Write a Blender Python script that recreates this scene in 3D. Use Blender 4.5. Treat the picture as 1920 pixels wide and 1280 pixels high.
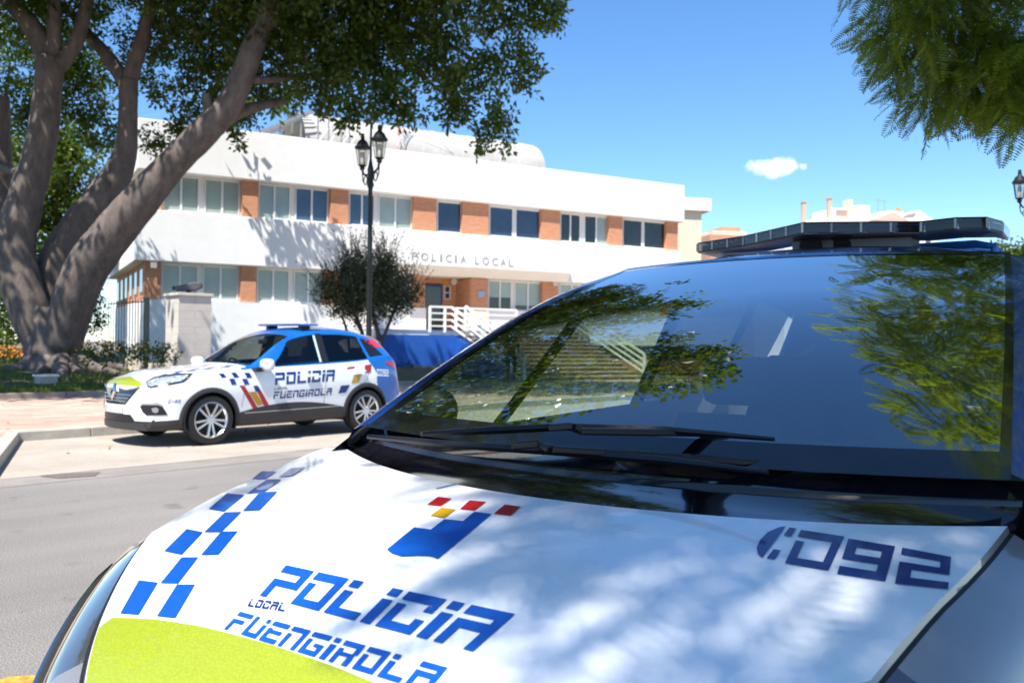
import bpy, bmesh, math, random
import numpy as np
from math import sin, cos, tan, pi, radians, degrees, atan2, sqrt
from mathutils import Vector, Matrix

for o in list(bpy.data.objects):
    bpy.data.objects.remove(o)
SC = bpy.context.scene
COL = SC.collection

# ------------------------------------------------------------------ camera
F_PX, PITCH, ROLL, CAM_H = 1650.0, radians(0.18), radians(0.6), 1.42
cd = bpy.data.cameras.new('camera')
cam = bpy.data.objects.new('camera', cd)
COL.objects.link(cam)
cd.sensor_width = 36.0
cd.lens = 36.0 * F_PX / 1920.0
cd.clip_start, cd.clip_end = 0.05, 3000.0
cam.matrix_world = (Matrix.Translation((0, 0, CAM_H)) @ Matrix.Rotation(radians(90) + PITCH, 4, 'X')
                    @ Matrix.Rotation(ROLL, 4, 'Z'))
cd.dof.use_dof = True
cd.dof.focus_distance = 2.0
cd.dof.aperture_fstop = 7.0
SC.camera = cam
SC.render.resolution_x, SC.render.resolution_y = 1024, 682

# ------------------------------------------------------------------ sky and sun
SUN_EL = radians(60.0)
SUN_TR = Vector((0.40, 0.9165, 0)).normalized()       # horizontal travel of the light
w = bpy.data.worlds.new('World')
SC.world = w
w.use_nodes = True
nt = w.node_tree
nt.nodes.clear()
out = nt.nodes.new('ShaderNodeOutputWorld')
bg = nt.nodes.new('ShaderNodeBackground')
sky = nt.nodes.new('ShaderNodeTexSky')
sky.sky_type = 'NISHITA'
sky.sun_disc = False
sky.sun_elevation = SUN_EL
sky.sun_rotation = atan2(-SUN_TR.x, -SUN_TR.y)
sky.air_density = 0.85
sky.dust_density = 0.1
sky.ozone_density = 4.5
bg.inputs['Strength'].default_value = 0.125
# one small fair-weather cloud low over the roofs, defined by its direction in the sky
tc = nt.nodes.new('ShaderNodeTexCoord')
def cloud_mask(az, el, ra, re, sc, th, seed):
    sx = nt.nodes.new('ShaderNodeSeparateXYZ'); nt.links.new(tc.outputs['Generated'], sx.inputs[0])
    def mth(op, a, b=None):
        m = nt.nodes.new('ShaderNodeMath'); m.operation = op
        for i, v in enumerate((a, b)):
            if v is None: continue
            if isinstance(v, (int, float)): m.inputs[i].default_value = v
            else: nt.links.new(v, m.inputs[i])
        return m.outputs[0]
    a = mth('ARCTAN2', sx.outputs['X'], sx.outputs['Y'])
    e = mth('ARCSINE', sx.outputs['Z'])
    da = mth('DIVIDE', mth('SUBTRACT', a, az), ra)
    de = mth('DIVIDE', mth('SUBTRACT', e, el), re)
    r2 = mth('ADD', mth('MULTIPLY', da, da), mth('MULTIPLY', de, de))
    nz = nt.nodes.new('ShaderNodeTexNoise'); nz.noise_dimensions = '3D'
    nz.inputs['Scale'].default_value = sc; nz.inputs['Detail'].default_value = 7
    nz.inputs['Roughness'].default_value = 0.62
    nt.links.new(tc.outputs['Generated'], nz.inputs['Vector'])
    v = mth('SUBTRACT', mth('ADD', mth('MULTIPLY', nz.outputs[0], 1.9), seed), r2)
    mr = nt.nodes.new('ShaderNodeMapRange'); mr.interpolation_type = 'SMOOTHSTEP'
    mr.inputs['From Min'].default_value = th; mr.inputs['From Max'].default_value = th + 0.75
    nt.links.new(v, mr.inputs['Value'])
    return mr.outputs[0]
m1 = cloud_mask(0.283, 0.1935, 0.036, 0.0150, 40, 0.28, 0.0)
m2 = cloud_mask(0.3175, 0.1925, 0.0085, 0.0065, 60, 0.40, -0.1)
mx = nt.nodes.new('ShaderNodeMath'); mx.operation = 'MAXIMUM'
nt.links.new(m1, mx.inputs[0]); nt.links.new(m2, mx.inputs[1])
mixc = nt.nodes.new('ShaderNodeMixRGB')
mixc.inputs['Color2'].default_value = (7.0, 7.2, 7.6, 1)
nt.links.new(mx.outputs[0], mixc.inputs['Fac'])
hsv = nt.nodes.new('ShaderNodeHueSaturation'); hsv.inputs['Saturation'].default_value = 1.15; hsv.inputs['Value'].default_value = 0.95
nt.links.new(sky.outputs[0], hsv.inputs['Color'])
nt.links.new(hsv.outputs[0], mixc.inputs['Color1'])
nt.links.new(mixc.outputs[0], bg.inputs['Color'])
nt.links.new(bg.outputs[0], out.inputs['Surface'])

sl = bpy.data.lights.new('sun', 'SUN')
sun = bpy.data.objects.new('sun', sl)
COL.objects.link(sun)
sl.energy = 4.7
sl.angle = radians(0.55)
sl.color = (1.0, 0.95, 0.87)
trav = Vector((SUN_TR.x * cos(SUN_EL), SUN_TR.y * cos(SUN_EL), -sin(SUN_EL)))
sun.rotation_euler = trav.to_track_quat('-Z', 'Y').to_euler()

vs = SC.view_settings
vs.view_transform = 'Standard'
vs.look = 'None'
vs.gamma = 1.0
vs.exposure = 1.05

# ------------------------------------------------------------------ pixels to directions
RC, RS = cos(ROLL), sin(ROLL)
CP, SP = cos(PITCH), sin(PITCH)
def ray(px, py):
    a, b = px - 960.0, py - 640.0
    u = RC * a + RS * b
    v = -(-RS * a + RC * b)
    d = (u / F_PX, 1.0, v / F_PX)
    return Vector((d[0], CP * d[1] - SP * d[2], SP * d[1] + CP * d[2]))
def at_y(px, py, Y):
    d = ray(px, py)
    return d * (Y / d.y) + Vector((0, 0, CAM_H))
def at_z(px, py, z):
    d = ray(px, py)
    return d * ((z - CAM_H) / d.z) + Vector((0, 0, CAM_H))
def hit_plane(px, py, p0, n):
    d = ray(px, py)
    o = Vector((0, 0, CAM_H))
    return o + d * ((Vector(p0) - o).dot(n) / d.dot(n))

# ------------------------------------------------------------------ materials
MATS = {}
def mat(name, base, rough=0.6, metal=0.0, noise=None, bump=None, coat=0.0, spec=0.5, alpha=None, trans=0.0,
        ior=1.45, sss=0.0, noise2=None):
    """noise=(scale, amount[, detail]) varies the value, bump=(scale, strength)."""
    if name in MATS: return MATS[name]
    m = bpy.data.materials.new(name)
    m.use_nodes = True
    N, Lk = m.node_tree.nodes, m.node_tree.links
    b = N['Principled BSDF']
    b.inputs['Base Color'].default_value = (*base, 1)
    b.inputs['Roughness'].default_value = rough
    b.inputs['Metallic'].default_value = metal
    b.inputs['Coat Weight'].default_value = coat
    b.inputs['Coat Roughness'].default_value = 0.03
    b.inputs['Specular IOR Level'].default_value = spec
    b.inputs['IOR'].default_value = ior
    if trans: b.inputs['Transmission Weight'].default_value = trans
    co = N.new('ShaderNodeTexCoord')
    src = None
    for k, nz in enumerate((noise, noise2)):
        if not nz: continue
        t = N.new('ShaderNodeTexNoise')
        t.inputs['Scale'].default_value = nz[0]
        t.inputs['Detail'].default_value = nz[2] if len(nz) > 2 else 5
        t.inputs['Roughness'].default_value = 0.65
        Lk.new(co.outputs['Object'], t.inputs['Vector'])
        r = N.new('ShaderNodeValToRGB')
        r.color_ramp.elements[0].position = 0.3
        r.color_ramp.elements[1].position = 0.7
        lo = tuple(max(0, c * (1 - nz[1])) for c in base) if k == 0 else (1 - nz[1],) * 3
        hi = tuple(min(1, c * (1 + nz[1])) for c in base) if k == 0 else (1, 1, 1)
        r.color_ramp.elements[0].color = (*lo, 1)
        r.color_ramp.elements[1].color = (*hi, 1)
        Lk.new(t.outputs[0], r.inputs[0])
        if src is None: src = r.outputs[0]
        else:
            mm = N.new('ShaderNodeMixRGB'); mm.blend_type = 'MULTIPLY'; mm.inputs[0].default_value = 1
            Lk.new(src, mm.inputs[1]); Lk.new(r.outputs[0], mm.inputs[2]); src = mm.outputs[0]
    if src is not None: Lk.new(src, b.inputs['Base Color'])
    if bump:
        t = N.new('ShaderNodeTexNoise')
        t.inputs['Scale'].default_value = bump[0]
        t.inputs['Detail'].default_value = 6
        Lk.new(co.outputs['Object'], t.inputs['Vector'])
        bp = N.new('ShaderNodeBump')
        bp.inputs['Strength'].default_value = bump[1]
        bp.inputs['Distance'].default_value = bump[2] if len(bump) > 2 else 0.02
        Lk.new(t.outputs[0], bp.inputs['Height'])
        Lk.new(bp.outputs[0], b.inputs['Normal'])
    MATS[name] = m
    return m

def glass_mat(name, tint, ior=1.5, rough=0.0, gain=1.0):
    if name in MATS: return MATS[name]
    m = bpy.data.materials.new(name)
    m.use_nodes = True
    N, Lk = m.node_tree.nodes, m.node_tree.links
    N.clear()
    o = N.new('ShaderNodeOutputMaterial')
    tr = N.new('ShaderNodeBsdfTransparent'); tr.inputs[0].default_value = (*tint, 1)
    gl = N.new('ShaderNodeBsdfGlossy'); gl.inputs['Roughness'].default_value = rough
    gl.inputs['Color'].default_value = (1, 1, 1, 1)
    fr = N.new('ShaderNodeFresnel')
    gm = N.new('ShaderNodeNewGeometry')
    mr = N.new('ShaderNodeMapRange'); mr.inputs['To Min'].default_value = ior; mr.inputs['To Max'].default_value = 1 / ior
    Lk.new(gm.outputs['Backfacing'], mr.inputs['Value']); Lk.new(mr.outputs[0], fr.inputs['IOR'])
    ml = N.new('ShaderNodeMath'); ml.operation = 'MULTIPLY'; ml.inputs[1].default_value = gain; ml.use_clamp = True
    mx = N.new('ShaderNodeMixShader')
    Lk.new(fr.outputs[0], ml.inputs[0]); Lk.new(ml.outputs[0], mx.inputs[0])
    Lk.new(tr.outputs[0], mx.inputs[1]); Lk.new(gl.outputs[0], mx.inputs[2])
    Lk.new(mx.outputs[0], o.inputs[0])
    MATS[name] = m
    return m

def leaf_mat(name, base, var=0.4, rough=0.45, transl=0.35, scale=0.9):
    """leaf: diffuse with gloss plus some light coming through; colour drifts from clump to clump."""
    if name in MATS: return MATS[name]
    m = bpy.data.materials.new(name)
    m.use_nodes = True
    N, Lk = m.node_tree.nodes, m.node_tree.links
    b = N['Principled BSDF']
    o = N['Material Output']
    b.inputs['Roughness'].default_value = rough
    co = N.new('ShaderNodeTexCoord')
    t = N.new('ShaderNodeTexNoise'); t.inputs['Scale'].default_value = scale; t.inputs['Detail'].default_value = 8
    t.inputs['Roughness'].default_value = 0.75
    Lk.new(co.outputs['Object'], t.inputs['Vector'])
    r = N.new('ShaderNodeValToRGB')
    r.color_ramp.elements[0].position = 0.32; r.color_ramp.elements[1].position = 0.68
    r.color_ramp.elements[0].color = (base[0] * (1 - var), base[1] * (1 - var * 0.8), base[2] * (1 - var), 1)
    r.color_ramp.elements[1].color = (base[0] * (1 + var * 1.3), base[1] * (1 + var), base[2] * (1 + var * 0.3), 1)
    Lk.new(t.outputs[0], r.inputs[0])
    Lk.new(r.outputs[0], b.inputs['Base Color'])
    tl = N.new('ShaderNodeBsdfTranslucent')
    hs = N.new('ShaderNodeHueSaturation'); hs.inputs['Value'].default_value = 1.5; hs.inputs['Saturation'].default_value = 1.15
    hs.inputs['Hue'].default_value = 0.485
    Lk.new(r.outputs[0], hs.inputs['Color']); Lk.new(hs.outputs[0], tl.inputs[0])
    mx = N.new('ShaderNodeMixShader'); mx.inputs[0].default_value = transl
    Lk.new(b.outputs[0], mx.inputs[1]); Lk.new(tl.outputs[0], mx.inputs[2])
    Lk.new(mx.outputs[0], o.inputs[0])
    MATS[name] = m
    return m

# ------------------------------------------------------------------ mesh helpers
class MB:
    def __init__(s): s.v, s.f, s.m = [], [], []
    def add(s, vs_, fs_, mi=0):
        n = len(s.v)
        s.v += [tuple(p) for p in vs_]
        s.f += [tuple(i + n for i in q) for q in fs_]
        s.m += [mi] * len(fs_)
        return s
    def box(s, x0, x1, y0, y1, z0, z1, mi=0):
        return s.add([(x0, y0, z0), (x1, y0, z0), (x1, y1, z0), (x0, y1, z0), (x0, y0, z1), (x1, y0, z1), (x1, y1, z1), (x0, y1, z1)],
                     [(0, 3, 2, 1), (4, 5, 6, 7), (0, 1, 5, 4), (1, 2, 6, 5), (2, 3, 7, 6), (3, 0, 4, 7)], mi)
    def prism(s, poly, axis, a, b, mi=0):
        """poly in the two other axes (cyclic order), extruded from a to b along axis."""
        n = len(poly)
        def P(u, v, w_):
            return {'x': (w_, u, v), 'y': (u, w_, v), 'z': (u, v, w_)}[axis]
        vs_ = [P(u, v, a) for u, v in poly] + [P(u, v, b) for u, v in poly]
        fs_ = [tuple(range(n)), tuple(range(2 * n - 1, n - 1, -1))]
        fs_ += [(i, i + n, (i + 1) % n + n, (i + 1) % n) for i in range(n)]
        return s.add(vs_, fs_, mi)
    def grid(s, P, nu, nv, mi=0, wrap=False, mfun=None, skip=None):
        n = len(s.v)
        for i in range(nu + 1):
            for j in range(nv + 1):
                s.v.append(tuple(P(i / nu, j / nv)))
        for i in range(nu):
            for j in range(nv):
                if skip and skip((i + .5) / nu, (j + .5) / nv): continue
                a = n + i * (nv + 1) + j
                s.f.append((a, a + nv + 1, a + nv + 2, a + 1))
                s.m.append(mfun((i + .5) / nu, (j + .5) / nv) if mfun else mi)
        return s
    def tube(s, pts, rad, seg=8, mi=0, caps=True):
        pts = [Vector(p) for p in pts]
        if not hasattr(rad, '__len__'): rad = [rad] * len(pts)
        n0 = len(s.v)
        prev = None
        for i, p in enumerate(pts):
            t = (pts[min(i + 1, len(pts) - 1)] - pts[max(i - 1, 0)])
            if t.length < 1e-9: t = Vector((0, 0, 1))
            t.normalize()
            if prev is None:
                a = t.cross(Vector((0, 0, 1)))
                if a.length < 1e-3: a = t.cross(Vector((1, 0, 0)))
            else: a = prev - t * prev.dot(t)
            a.normalize(); prev = a
            b = t.cross(a)
            for k in range(seg):
                an = 2 * pi * k / seg
                s.v.append(tuple(p + (a * cos(an) + b * sin(an)) * rad[i]))
        for i in range(len(pts) - 1):
            for k in range(seg):
                a_, b_ = n0 + i * seg + k, n0 + i * seg + (k + 1) % seg
                s.f.append((a_, b_, b_ + seg, a_ + seg)); s.m.append(mi)
        if caps:
            s.f.append(tuple(n0 + k for k in range(seg - 1, -1, -1))); s.m.append(mi)
            e = n0 + (len(pts) - 1) * seg
            s.f.append(tuple(e + k for k in range(seg))); s.m.append(mi)
        return s
    def lathe(s, prof, seg=16, mi=0, axis='z', o=(0, 0, 0), caps=True):
        n0 = len(s.v)
        for r, h in prof:
            for k in range(seg):
                an = 2 * pi * k / seg
                c, d = r * cos(an), r * sin(an)
                p = {'z': (c, d, h), 'y': (c, h, d), 'x': (h, c, d)}[axis]
                s.v.append((p[0] + o[0], p[1] + o[1], p[2] + o[2]))
        for i in range(len(prof) - 1):
            for k in range(seg):
                a_, b_ = n0 + i * seg + k, n0 + i * seg + (k + 1) % seg
                s.f.append((a_, b_, b_ + seg, a_ + seg)); s.m.append(mi)
        if caps:
            s.f.append(tuple(n0 + k for k in range(seg - 1, -1, -1))); s.m.append(mi)
            e = n0 + (len(prof) - 1) * seg
            s.f.append(tuple(e + k for k in range(seg))); s.m.append(mi)
        return s
    def bar(s, a, b, w_, h_, mi=0, up=(0, 0, 1)):
        a, b = Vector(a), Vector(b)
        t = (b - a).normalized()
        x = t.cross(Vector(up))
        if x.length < 1e-4: x = t.cross(Vector((0, 1, 0)))
        x.normalize(); y = x.cross(t)
        vs_ = []
        for p in (a, b):
            for sx, sy in ((-1, -1), (1, -1), (1, 1), (-1, 1)):
                vs_.append(p + x * (sx * w_ / 2) + y * (sy * h_ / 2))
        return s.add(vs_, [(0, 1, 2, 3), (7, 6, 5, 4), (0, 4, 5, 1), (1, 5, 6, 2), (2, 6, 7, 3), (3, 7, 4, 0)], mi)
    def build(s, name, mats, parent=None, smooth=False, world=False, recalc=True, bevel=0, angle=40):
        me = bpy.data.meshes.new(name)
        me.from_pydata(s.v, [], s.f)
        if not isinstance(mats, (list, tuple)): mats = [mats]
        for m in mats: me.materials.append(m)
        if len(mats) > 1: me.polygons.foreach_set('material_index', s.m)
        if recalc:
            bm = bmesh.new(); bm.from_mesh(me)
            bmesh.ops.recalc_face_normals(bm, faces=bm.faces)
            bm.to_mesh(me); bm.free()
        if smooth:
            me.polygons.foreach_set('use_smooth', [True] * len(me.polygons))
            if angle < 180: me.set_sharp_from_angle(angle=radians(angle))
        me.update()
        o = bpy.data.objects.new(name, me)
        COL.objects.link(o)
        if parent is not None:
            o.parent = parent
            if world: me.transform(root_matrix(parent).inverted())
        if bevel:
            bv = o.modifiers.new('bevel', 'BEVEL'); bv.width = bevel; bv.segments = 2; bv.limit_method = 'ANGLE'
        return o

def root_matrix(o):
    m = Matrix.LocRotScale(o.location, o.rotation_euler, o.scale)
    return root_matrix(o.parent) @ m if o.parent else m
def tag(o, label=None, cat=None, group=None, kind=None):
    if label: o['label'] = label
    if cat: o['category'] = cat
    if group: o['group'] = group
    if kind: o['kind'] = kind
    return o
def thing(name, label, cat, loc=(0, 0, 0), rz=0.0, group=None):
    o = bpy.data.objects.new(name, None)
    COL.objects.link(o)
    o.location = loc
    o.rotation_euler = (0, 0, rz)
    o.empty_display_size = 0.2
    return tag(o, label, cat, group)
def copy_tree(o, parent=None):
    c = o.copy(); COL.objects.link(c); c.parent = parent
    for ch in o.children: copy_tree(ch, c)
    return c
def np_mesh(name, verts, quads, mats, parent=None, smooth=False, mi=None):
    """big mesh from numpy arrays; quads (n,4) or tris (n,3)."""
    me = bpy.data.meshes.new(name)
    k = quads.shape[1]
    me.vertices.add(len(verts)); me.vertices.foreach_set('co', verts.astype(np.float32).ravel())
    me.loops.add(quads.size); me.loops.foreach_set('vertex_index', quads.astype(np.int32).ravel())
    me.polygons.add(len(quads))
    me.polygons.foreach_set('loop_start', np.arange(0, quads.size, k, dtype=np.int32))
    if not isinstance(mats, (list, tuple)): mats = [mats]
    for m in mats: me.materials.append(m)
    if mi is not None: me.polygons.foreach_set('material_index', mi.astype(np.int32))
    me.update(calc_edges=True)
    me.validate()
    if smooth: me.polygons.foreach_set('use_smooth', [True] * len(me.polygons))
    o = bpy.data.objects.new(name, me)
    COL.objects.link(o)
    if parent is not None: o.parent = parent
    return o
def lerp(a, b, t): return a + (b - a) * t
def pw(tab, x):
    """smooth piecewise interpolation through (x, y) points."""
    if x <= tab[0][0]: return tab[0][1]
    if x >= tab[-1][0]: return tab[-1][1]
    for i in range(len(tab) - 1):
        x0, y0 = tab[i]; x1, y1 = tab[i + 1]
        if x <= x1:
            h = x1 - x0
            t = (x - x0) / h
            m0 = (y1 - tab[i - 1][1]) / (x1 - tab[i - 1][0]) if i > 0 else (y1 - y0) / h
            m1 = (tab[i + 2][1] - y0) / (tab[i + 2][0] - x0) if i + 2 < len(tab) else (y1 - y0) / h
            d = (y1 - y0) / h
            if d == 0: m0 = m1 = 0
            else:
                m0 = max(min(m0 / d, 3), 0) * d; m1 = max(min(m1 / d, 3), 0) * d
            t2, t3 = t * t, t * t * t
            return (2 * t3 - 3 * t2 + 1) * y0 + (t3 - 2 * t2 + t) * h * m0 + (-2 * t3 + 3 * t2) * y1 + (t3 - t2) * h * m1
def lin(tab, x):
    return float(np.interp(x, [p[0] for p in tab], [p[1] for p in tab]))
def poly_cells(poly, step):
    """2D polygon cut into cells no larger than step: (verts2d, faces)."""
    bm = bmesh.new()
    vs_ = [bm.verts.new((x, y, 0)) for x, y in poly]
    bm.faces.new(vs_)
    xs = [p[0] for p in poly]; ys = [p[1] for p in poly]
    for ax, lo, hi in ((0, min(xs), max(xs)), (1, min(ys), max(ys))):
        k = math.floor(lo / step) + 1
        while k * step < hi:
            no = (1, 0, 0) if ax == 0 else (0, 1, 0)
            co = (k * step, 0, 0) if ax == 0 else (0, k * step, 0)
            bmesh.ops.bisect_plane(bm, geom=bm.verts[:] + bm.edges[:] + bm.faces[:], plane_co=co, plane_no=no, dist=1e-7)
            k += 1
    bm.verts.index_update()
    V = [(v.co.x, v.co.y) for v in bm.verts]
    Fc = [tuple(v.index for v in f.verts) for f in bm.faces]
    bm.free()
    return V, Fc
def quad_map(q):
    """projective map of the unit square to the quad BL, BR, TR, TL."""
    A = []; B = []
    for (u, v), (x, y) in zip(((0, 0), (1, 0), (1, 1), (0, 1)), q):
        A.append([u, v, 1, 0, 0, 0, -x * u, -x * v]); B.append(x)
        A.append([0, 0, 0, u, v, 1, -y * u, -y * v]); B.append(y)
    h = np.linalg.solve(np.array(A, float), np.array(B, float))
    def f(u, v):
        d = h[6] * u + h[7] * v + 1
        return ((h[0] * u + h[1] * v + h[2]) / d, (h[3] * u + h[4] * v + h[5]) / d)
    return f
GLY = {  # square stencil lettering: rectangles x0,y0,x1,y1 in a unit cell
 'P': [(0, .78, 1, 1), (.76, .38, 1, .78), (0, .38, .76, .58), (0, 0, .24, .38)],
 'O': [(0, .78, 1, 1), (.76, 0, 1, .78), (0, 0, .76, .22), (0, .22, .24, .68)],
 'L': [(0, .8, .3, 1), (0, 0, .28, .7), (.28, 0, 1, .22)],
 'I': [(0, .8, 1, 1), (0, 0, 1, .7)],
 'C': [(0, .78, 1, 1), (.76, .6, 1, .78), (0, 0, .24, .68), (.24, 0, 1, .22), (.76, .22, 1, .4)],
 'A': [(0, .78, 1, 1), (.76, 0, 1, .78), (0, 0, .24, .66), (.24, .44, .76, .66)],
 'F': [(0, .78, 1, 1), (0, 0, .24, .62), (.24, .42, .8, .62)],
 'U': [(0, 0, .24, 1), (.24, 0, .76, .22), (.76, 0, 1, .7), (.76, .8, 1, 1)],
 'E': [(0, .78, 1, 1), (0, 0, .24, .66), (.24, .42, .9, .6), (.24, 0, 1, .22)],
 'N': [(0, .78, 1, 1), (.76, 0, 1, .78), (0, 0, .24, .66)],
 'G': [(0, .78, 1, 1), (0, 0, .24, .68), (.24, 0, 1, .22), (.76, .22, 1, .54), (.5, .38, .76, .54)],
 'R': [(0, .78, 1, 1), (.76, .52, 1, .78), (.24, .36, .9, .52), (.66, 0, .94, .36), (0, 0, .24, .66)],
 '0': [(0, .8, 1, 1), (.8, 0, 1, .8), (0, 0, .8, .2), (0, .2, .2, .68)],
 '9': [(0, .8, 1, 1), (0, .42, .22, .8), (.22, .42, .76, .6), (.76, 0, 1, .8), (0, 0, .76, .22)],
 '2': [(0, .8, 1, 1), (.78, .42, 1, .8), (0, .42, .78, .6), (0, .2, .24, .42), (0, 0, 1, .2)],
 '-': [(0, .4, 1, .6)],
}
def word_polys(text, narrow=.36, gap=.22):
    """polygons of a word in the unit square."""
    wd = [narrow if c == 'I' else 1.0 for c in text]
    tot = sum(wd) + gap * (len(text) - 1)
    x = 0; res = []
    for c, k in zip(text, wd):
        for a, b, c_, d in GLY[c]:
            res.append([((x + a * k) / tot, b), ((x + c_ * k) / tot, b), ((x + c_ * k) / tot, d), ((x + a * k) / tot, d)])
        x += k + gap
    return res
# ------------------------------------------------------------------ common materials
PAINT_W = mat('white_car_paint', (0.80, 0.81, 0.82), 0.3, coat=1.0, noise=(3, .015, 8), noise2=(140, .06))
PAINT_B = mat('blue_car_paint', (0.006, 0.115, 0.42), 0.3, coat=1.0)
PAINT_DB = mat('dark_blue_car_paint', (0.003, 0.025, 0.14), 0.25, coat=1.0)
GLOSS_BK = mat('gloss_black', (0.006, 0.006, 0.008), 0.07, coat=0.6, noise=(60, .5))
BLACK_PL = mat('black_plastic', (0.012, 0.012, 0.014), 0.45, bump=(300, .15, .001))
GREY_PL = mat('grey_cladding', (0.035, 0.033, 0.034), 0.55)
RUBBER = mat('rubber', (0.016, 0.015, 0.015), 0.75)
CHROME = mat('chrome', (0.75, 0.75, 0.77), 0.12, metal=1.0)
ALLOY = mat('alloy', (0.62, 0.62, 0.63), 0.28, metal=0.85)
DECAL_B = mat('decal_blue', (0.004, 0.075, 0.36), 0.3, coat=0.8)
DECAL_DB = mat('decal_dark_blue', (0.004, 0.022, 0.16), 0.3, coat=0.8)
DECAL_R = mat('decal_red', (0.38, 0.007, 0.012), 0.3, coat=0.8)
DECAL_Y = mat('decal_yellow', (0.42, 0.24, 0.004), 0.3, coat=0.8)
LAMP_GL = glass_mat('lamp_glass', (0.92, 0.94, 0.96), 1.5, 0.0, 1.2)
RED_LAMP = mat('red_lamp', (0.5, 0.012, 0.012), 0.12, coat=1)
FABRIC = mat('seat_fabric', (0.03, 0.03, 0.035), 0.9, noise=(40, .3))

def fluo_mat():
    m = bpy.data.materials.new('fluorescent_yellow_film'); m.use_nodes = True
    N, Lk = m.node_tree.nodes, m.node_tree.links
    b = N['Principled BSDF']; b.inputs['Roughness'].default_value = 0.35; b.inputs['Coat Weight'].default_value = .6
    co = N.new('ShaderNodeTexCoord')
    v = N.new('ShaderNodeTexVoronoi'); v.inputs['Scale'].default_value = 170; v.feature = 'DISTANCE_TO_EDGE'
    Lk.new(co.outputs['Object'], v.inputs['Vector'])
    r = N.new('ShaderNodeValToRGB')
    r.color_ramp.elements[0].position = 0.02; r.color_ramp.elements[0].color = (0.23, 0.28, 0.009, 1)
    r.color_ramp.elements[1].position = 0.22; r.color_ramp.elements[1].color = (0.29, 0.335, 0.012, 1)
    Lk.new(v.outputs['Distance'], r.inputs[0]); Lk.new(r.outputs[0], b.inputs['Base Color'])
    return m
FLUO = fluo_mat()

# ------------------------------------------------------------------ the near police car (seen over its bonnet)
VA = 0.59
VO = Vector((0.22, 1.73, 0))
van = thing('police_car', 'large white, grey and blue police car close in front, seen across its bonnet and windscreen', 'police car', VO, -VA,
            'police cars')
VM = Matrix.Translation(VO) @ Matrix.Rotation(-VA, 4, 'Z')
VMI = VM.inverted()
def vl(px, py, z): return VMI @ at_z(px, py, z)
VZC = [(-1.12, .80), (-1.0, .893), (-.9, .955), (-.8, 1.005), (-.6, 1.088), (-.4, 1.143), (-.3, 1.162), (0, 1.200)]
LC = .07        # the bonnet's own centre line in these coordinates
def hood_z(l, s):
    return pw(VZC, s) - lin([(-.6, .05), (-.3, .045), (-.05, .03)], s) * ((l + LC) / .67) ** 2 + .004 * (l + LC)
HWT = [(-.55, .645), (-.4, .675), (-.2, .715), (0, .745)]
def s_front(l): return -1.0 + .45 * (abs(l + LC) / .645) ** 1.75
def l_edge(s, sd=1): return pw(HWT, s) * sd - LC
def s_cowl(l): return -.30 + .27 * (l / .72) ** 2
def hood_pt(l, s, off=0.0):
    e = 1e-3
    n = Vector((-(hood_z(l + e, s) - hood_z(l - e, s)) / (2 * e), -(hood_z(l, s + e) - hood_z(l, s - e)) / (2 * e), 1)).normalized()
    return Vector((l, s, hood_z(l, s))) + n * off
CAML = VMI @ Vector((0, 0, CAM_H))
def hood_hit(px, py, off=0.002):
    d = VMI.to_3x3() @ ray(px, py)
    lo, hi = 0.3, 6.0
    f = lambda t: (CAML.z + d.z * t) - hood_z(CAML.x + d.x * t, CAML.y + d.y * t)
    t = lo
    while t < hi and f(t) > 0: t += 0.02
    a, b = t - .02, t
    for _ in range(40):
        c = (a + b) / 2
        if f(c) > 0: a = c
        else: b = c
    p = CAML + d * a
    return hood_pt(p.x, p.y, off)
mb = MB()
def hood_uv(u, v):
    U = u * 2 - 1
    s = lerp(s_front(.645 * U - LC), s_cowl(.745 * U - LC), v)
    return hood_pt(pw(HWT, s) * U - LC, s)
mb.grid(hood_uv, 64, 44)
hood = mb.build('bonnet', PAINT_W, van, smooth=True, angle=180)
tag(hood, 'white bonnet with police lettering and yellow front band')

def hood_decal(name, polys, m, off=.0016, step=16):
    q = MB()
    for p in polys:
        V, Fc = poly_cells(p, step)
        q.add([hood_hit(x, y, off) for x, y in V], Fc)
    return q.build(name, m, hood, smooth=True, recalc=False, angle=180)
def zpoly(s, ox, oy, pts): return [(x / s + ox, y / s + oy) for x, y in pts]
chk = [[(352, 722), (455, 735), (350, 910), (250, 903)], [(560, 745), (658, 745), (550, 928), (450, 918)],
       [(585, 597), (675, 597), (565, 740), (470, 738)], [(612, 443), (700, 460), (585, 583), (490, 563)],
       [(800, 457), (890, 455), (785, 583), (690, 585)], [(820, 352), (910, 350), (800, 460), (708, 460)],
       [(835, 245), (925, 258), (815, 348), (733, 333)], [(1010, 243), (1105, 240), (1010, 340), (918, 345)],
       [(1050, 172), (1130, 172), (1030, 243), (940, 250)], [(1020, 128), (1100, 130), (1040, 170), (968, 170)],
       [(1180, 112), (1260, 104), (1190, 150), (1110, 160)]]
for c in chk:
    hood_decal('checker_square', [zpoly(2.909, 140, 840, c)], DECAL_DB if False else DECAL_B)
Z2 = lambda pts: zpoly(3, 640, 860, pts)
hood_decal('shield_emblem', [Z2([(750, 300), (845, 314), (545, 565), (500, 550), (430, 548), (340, 552), (285, 535), (257, 512), (410, 388), (505, 400), (580, 342), (685, 353)])], DECAL_B)
hood_decal('shield_square', [Z2([(545, 217), (622, 226), (560, 268), (483, 260)])], DECAL_R)
hood_decal('shield_square', [Z2([(722, 237), (815, 245), (750, 293), (667, 285)])], DECAL_R)
hood_decal('shield_square', [Z2([(920, 260), (1010, 272), (952, 323), (858, 312)])], DECAL_R)
hood_decal('shield_square', [Z2([(565, 277), (645, 287), (580, 335), (500, 322)])], DECAL_Y)
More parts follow.
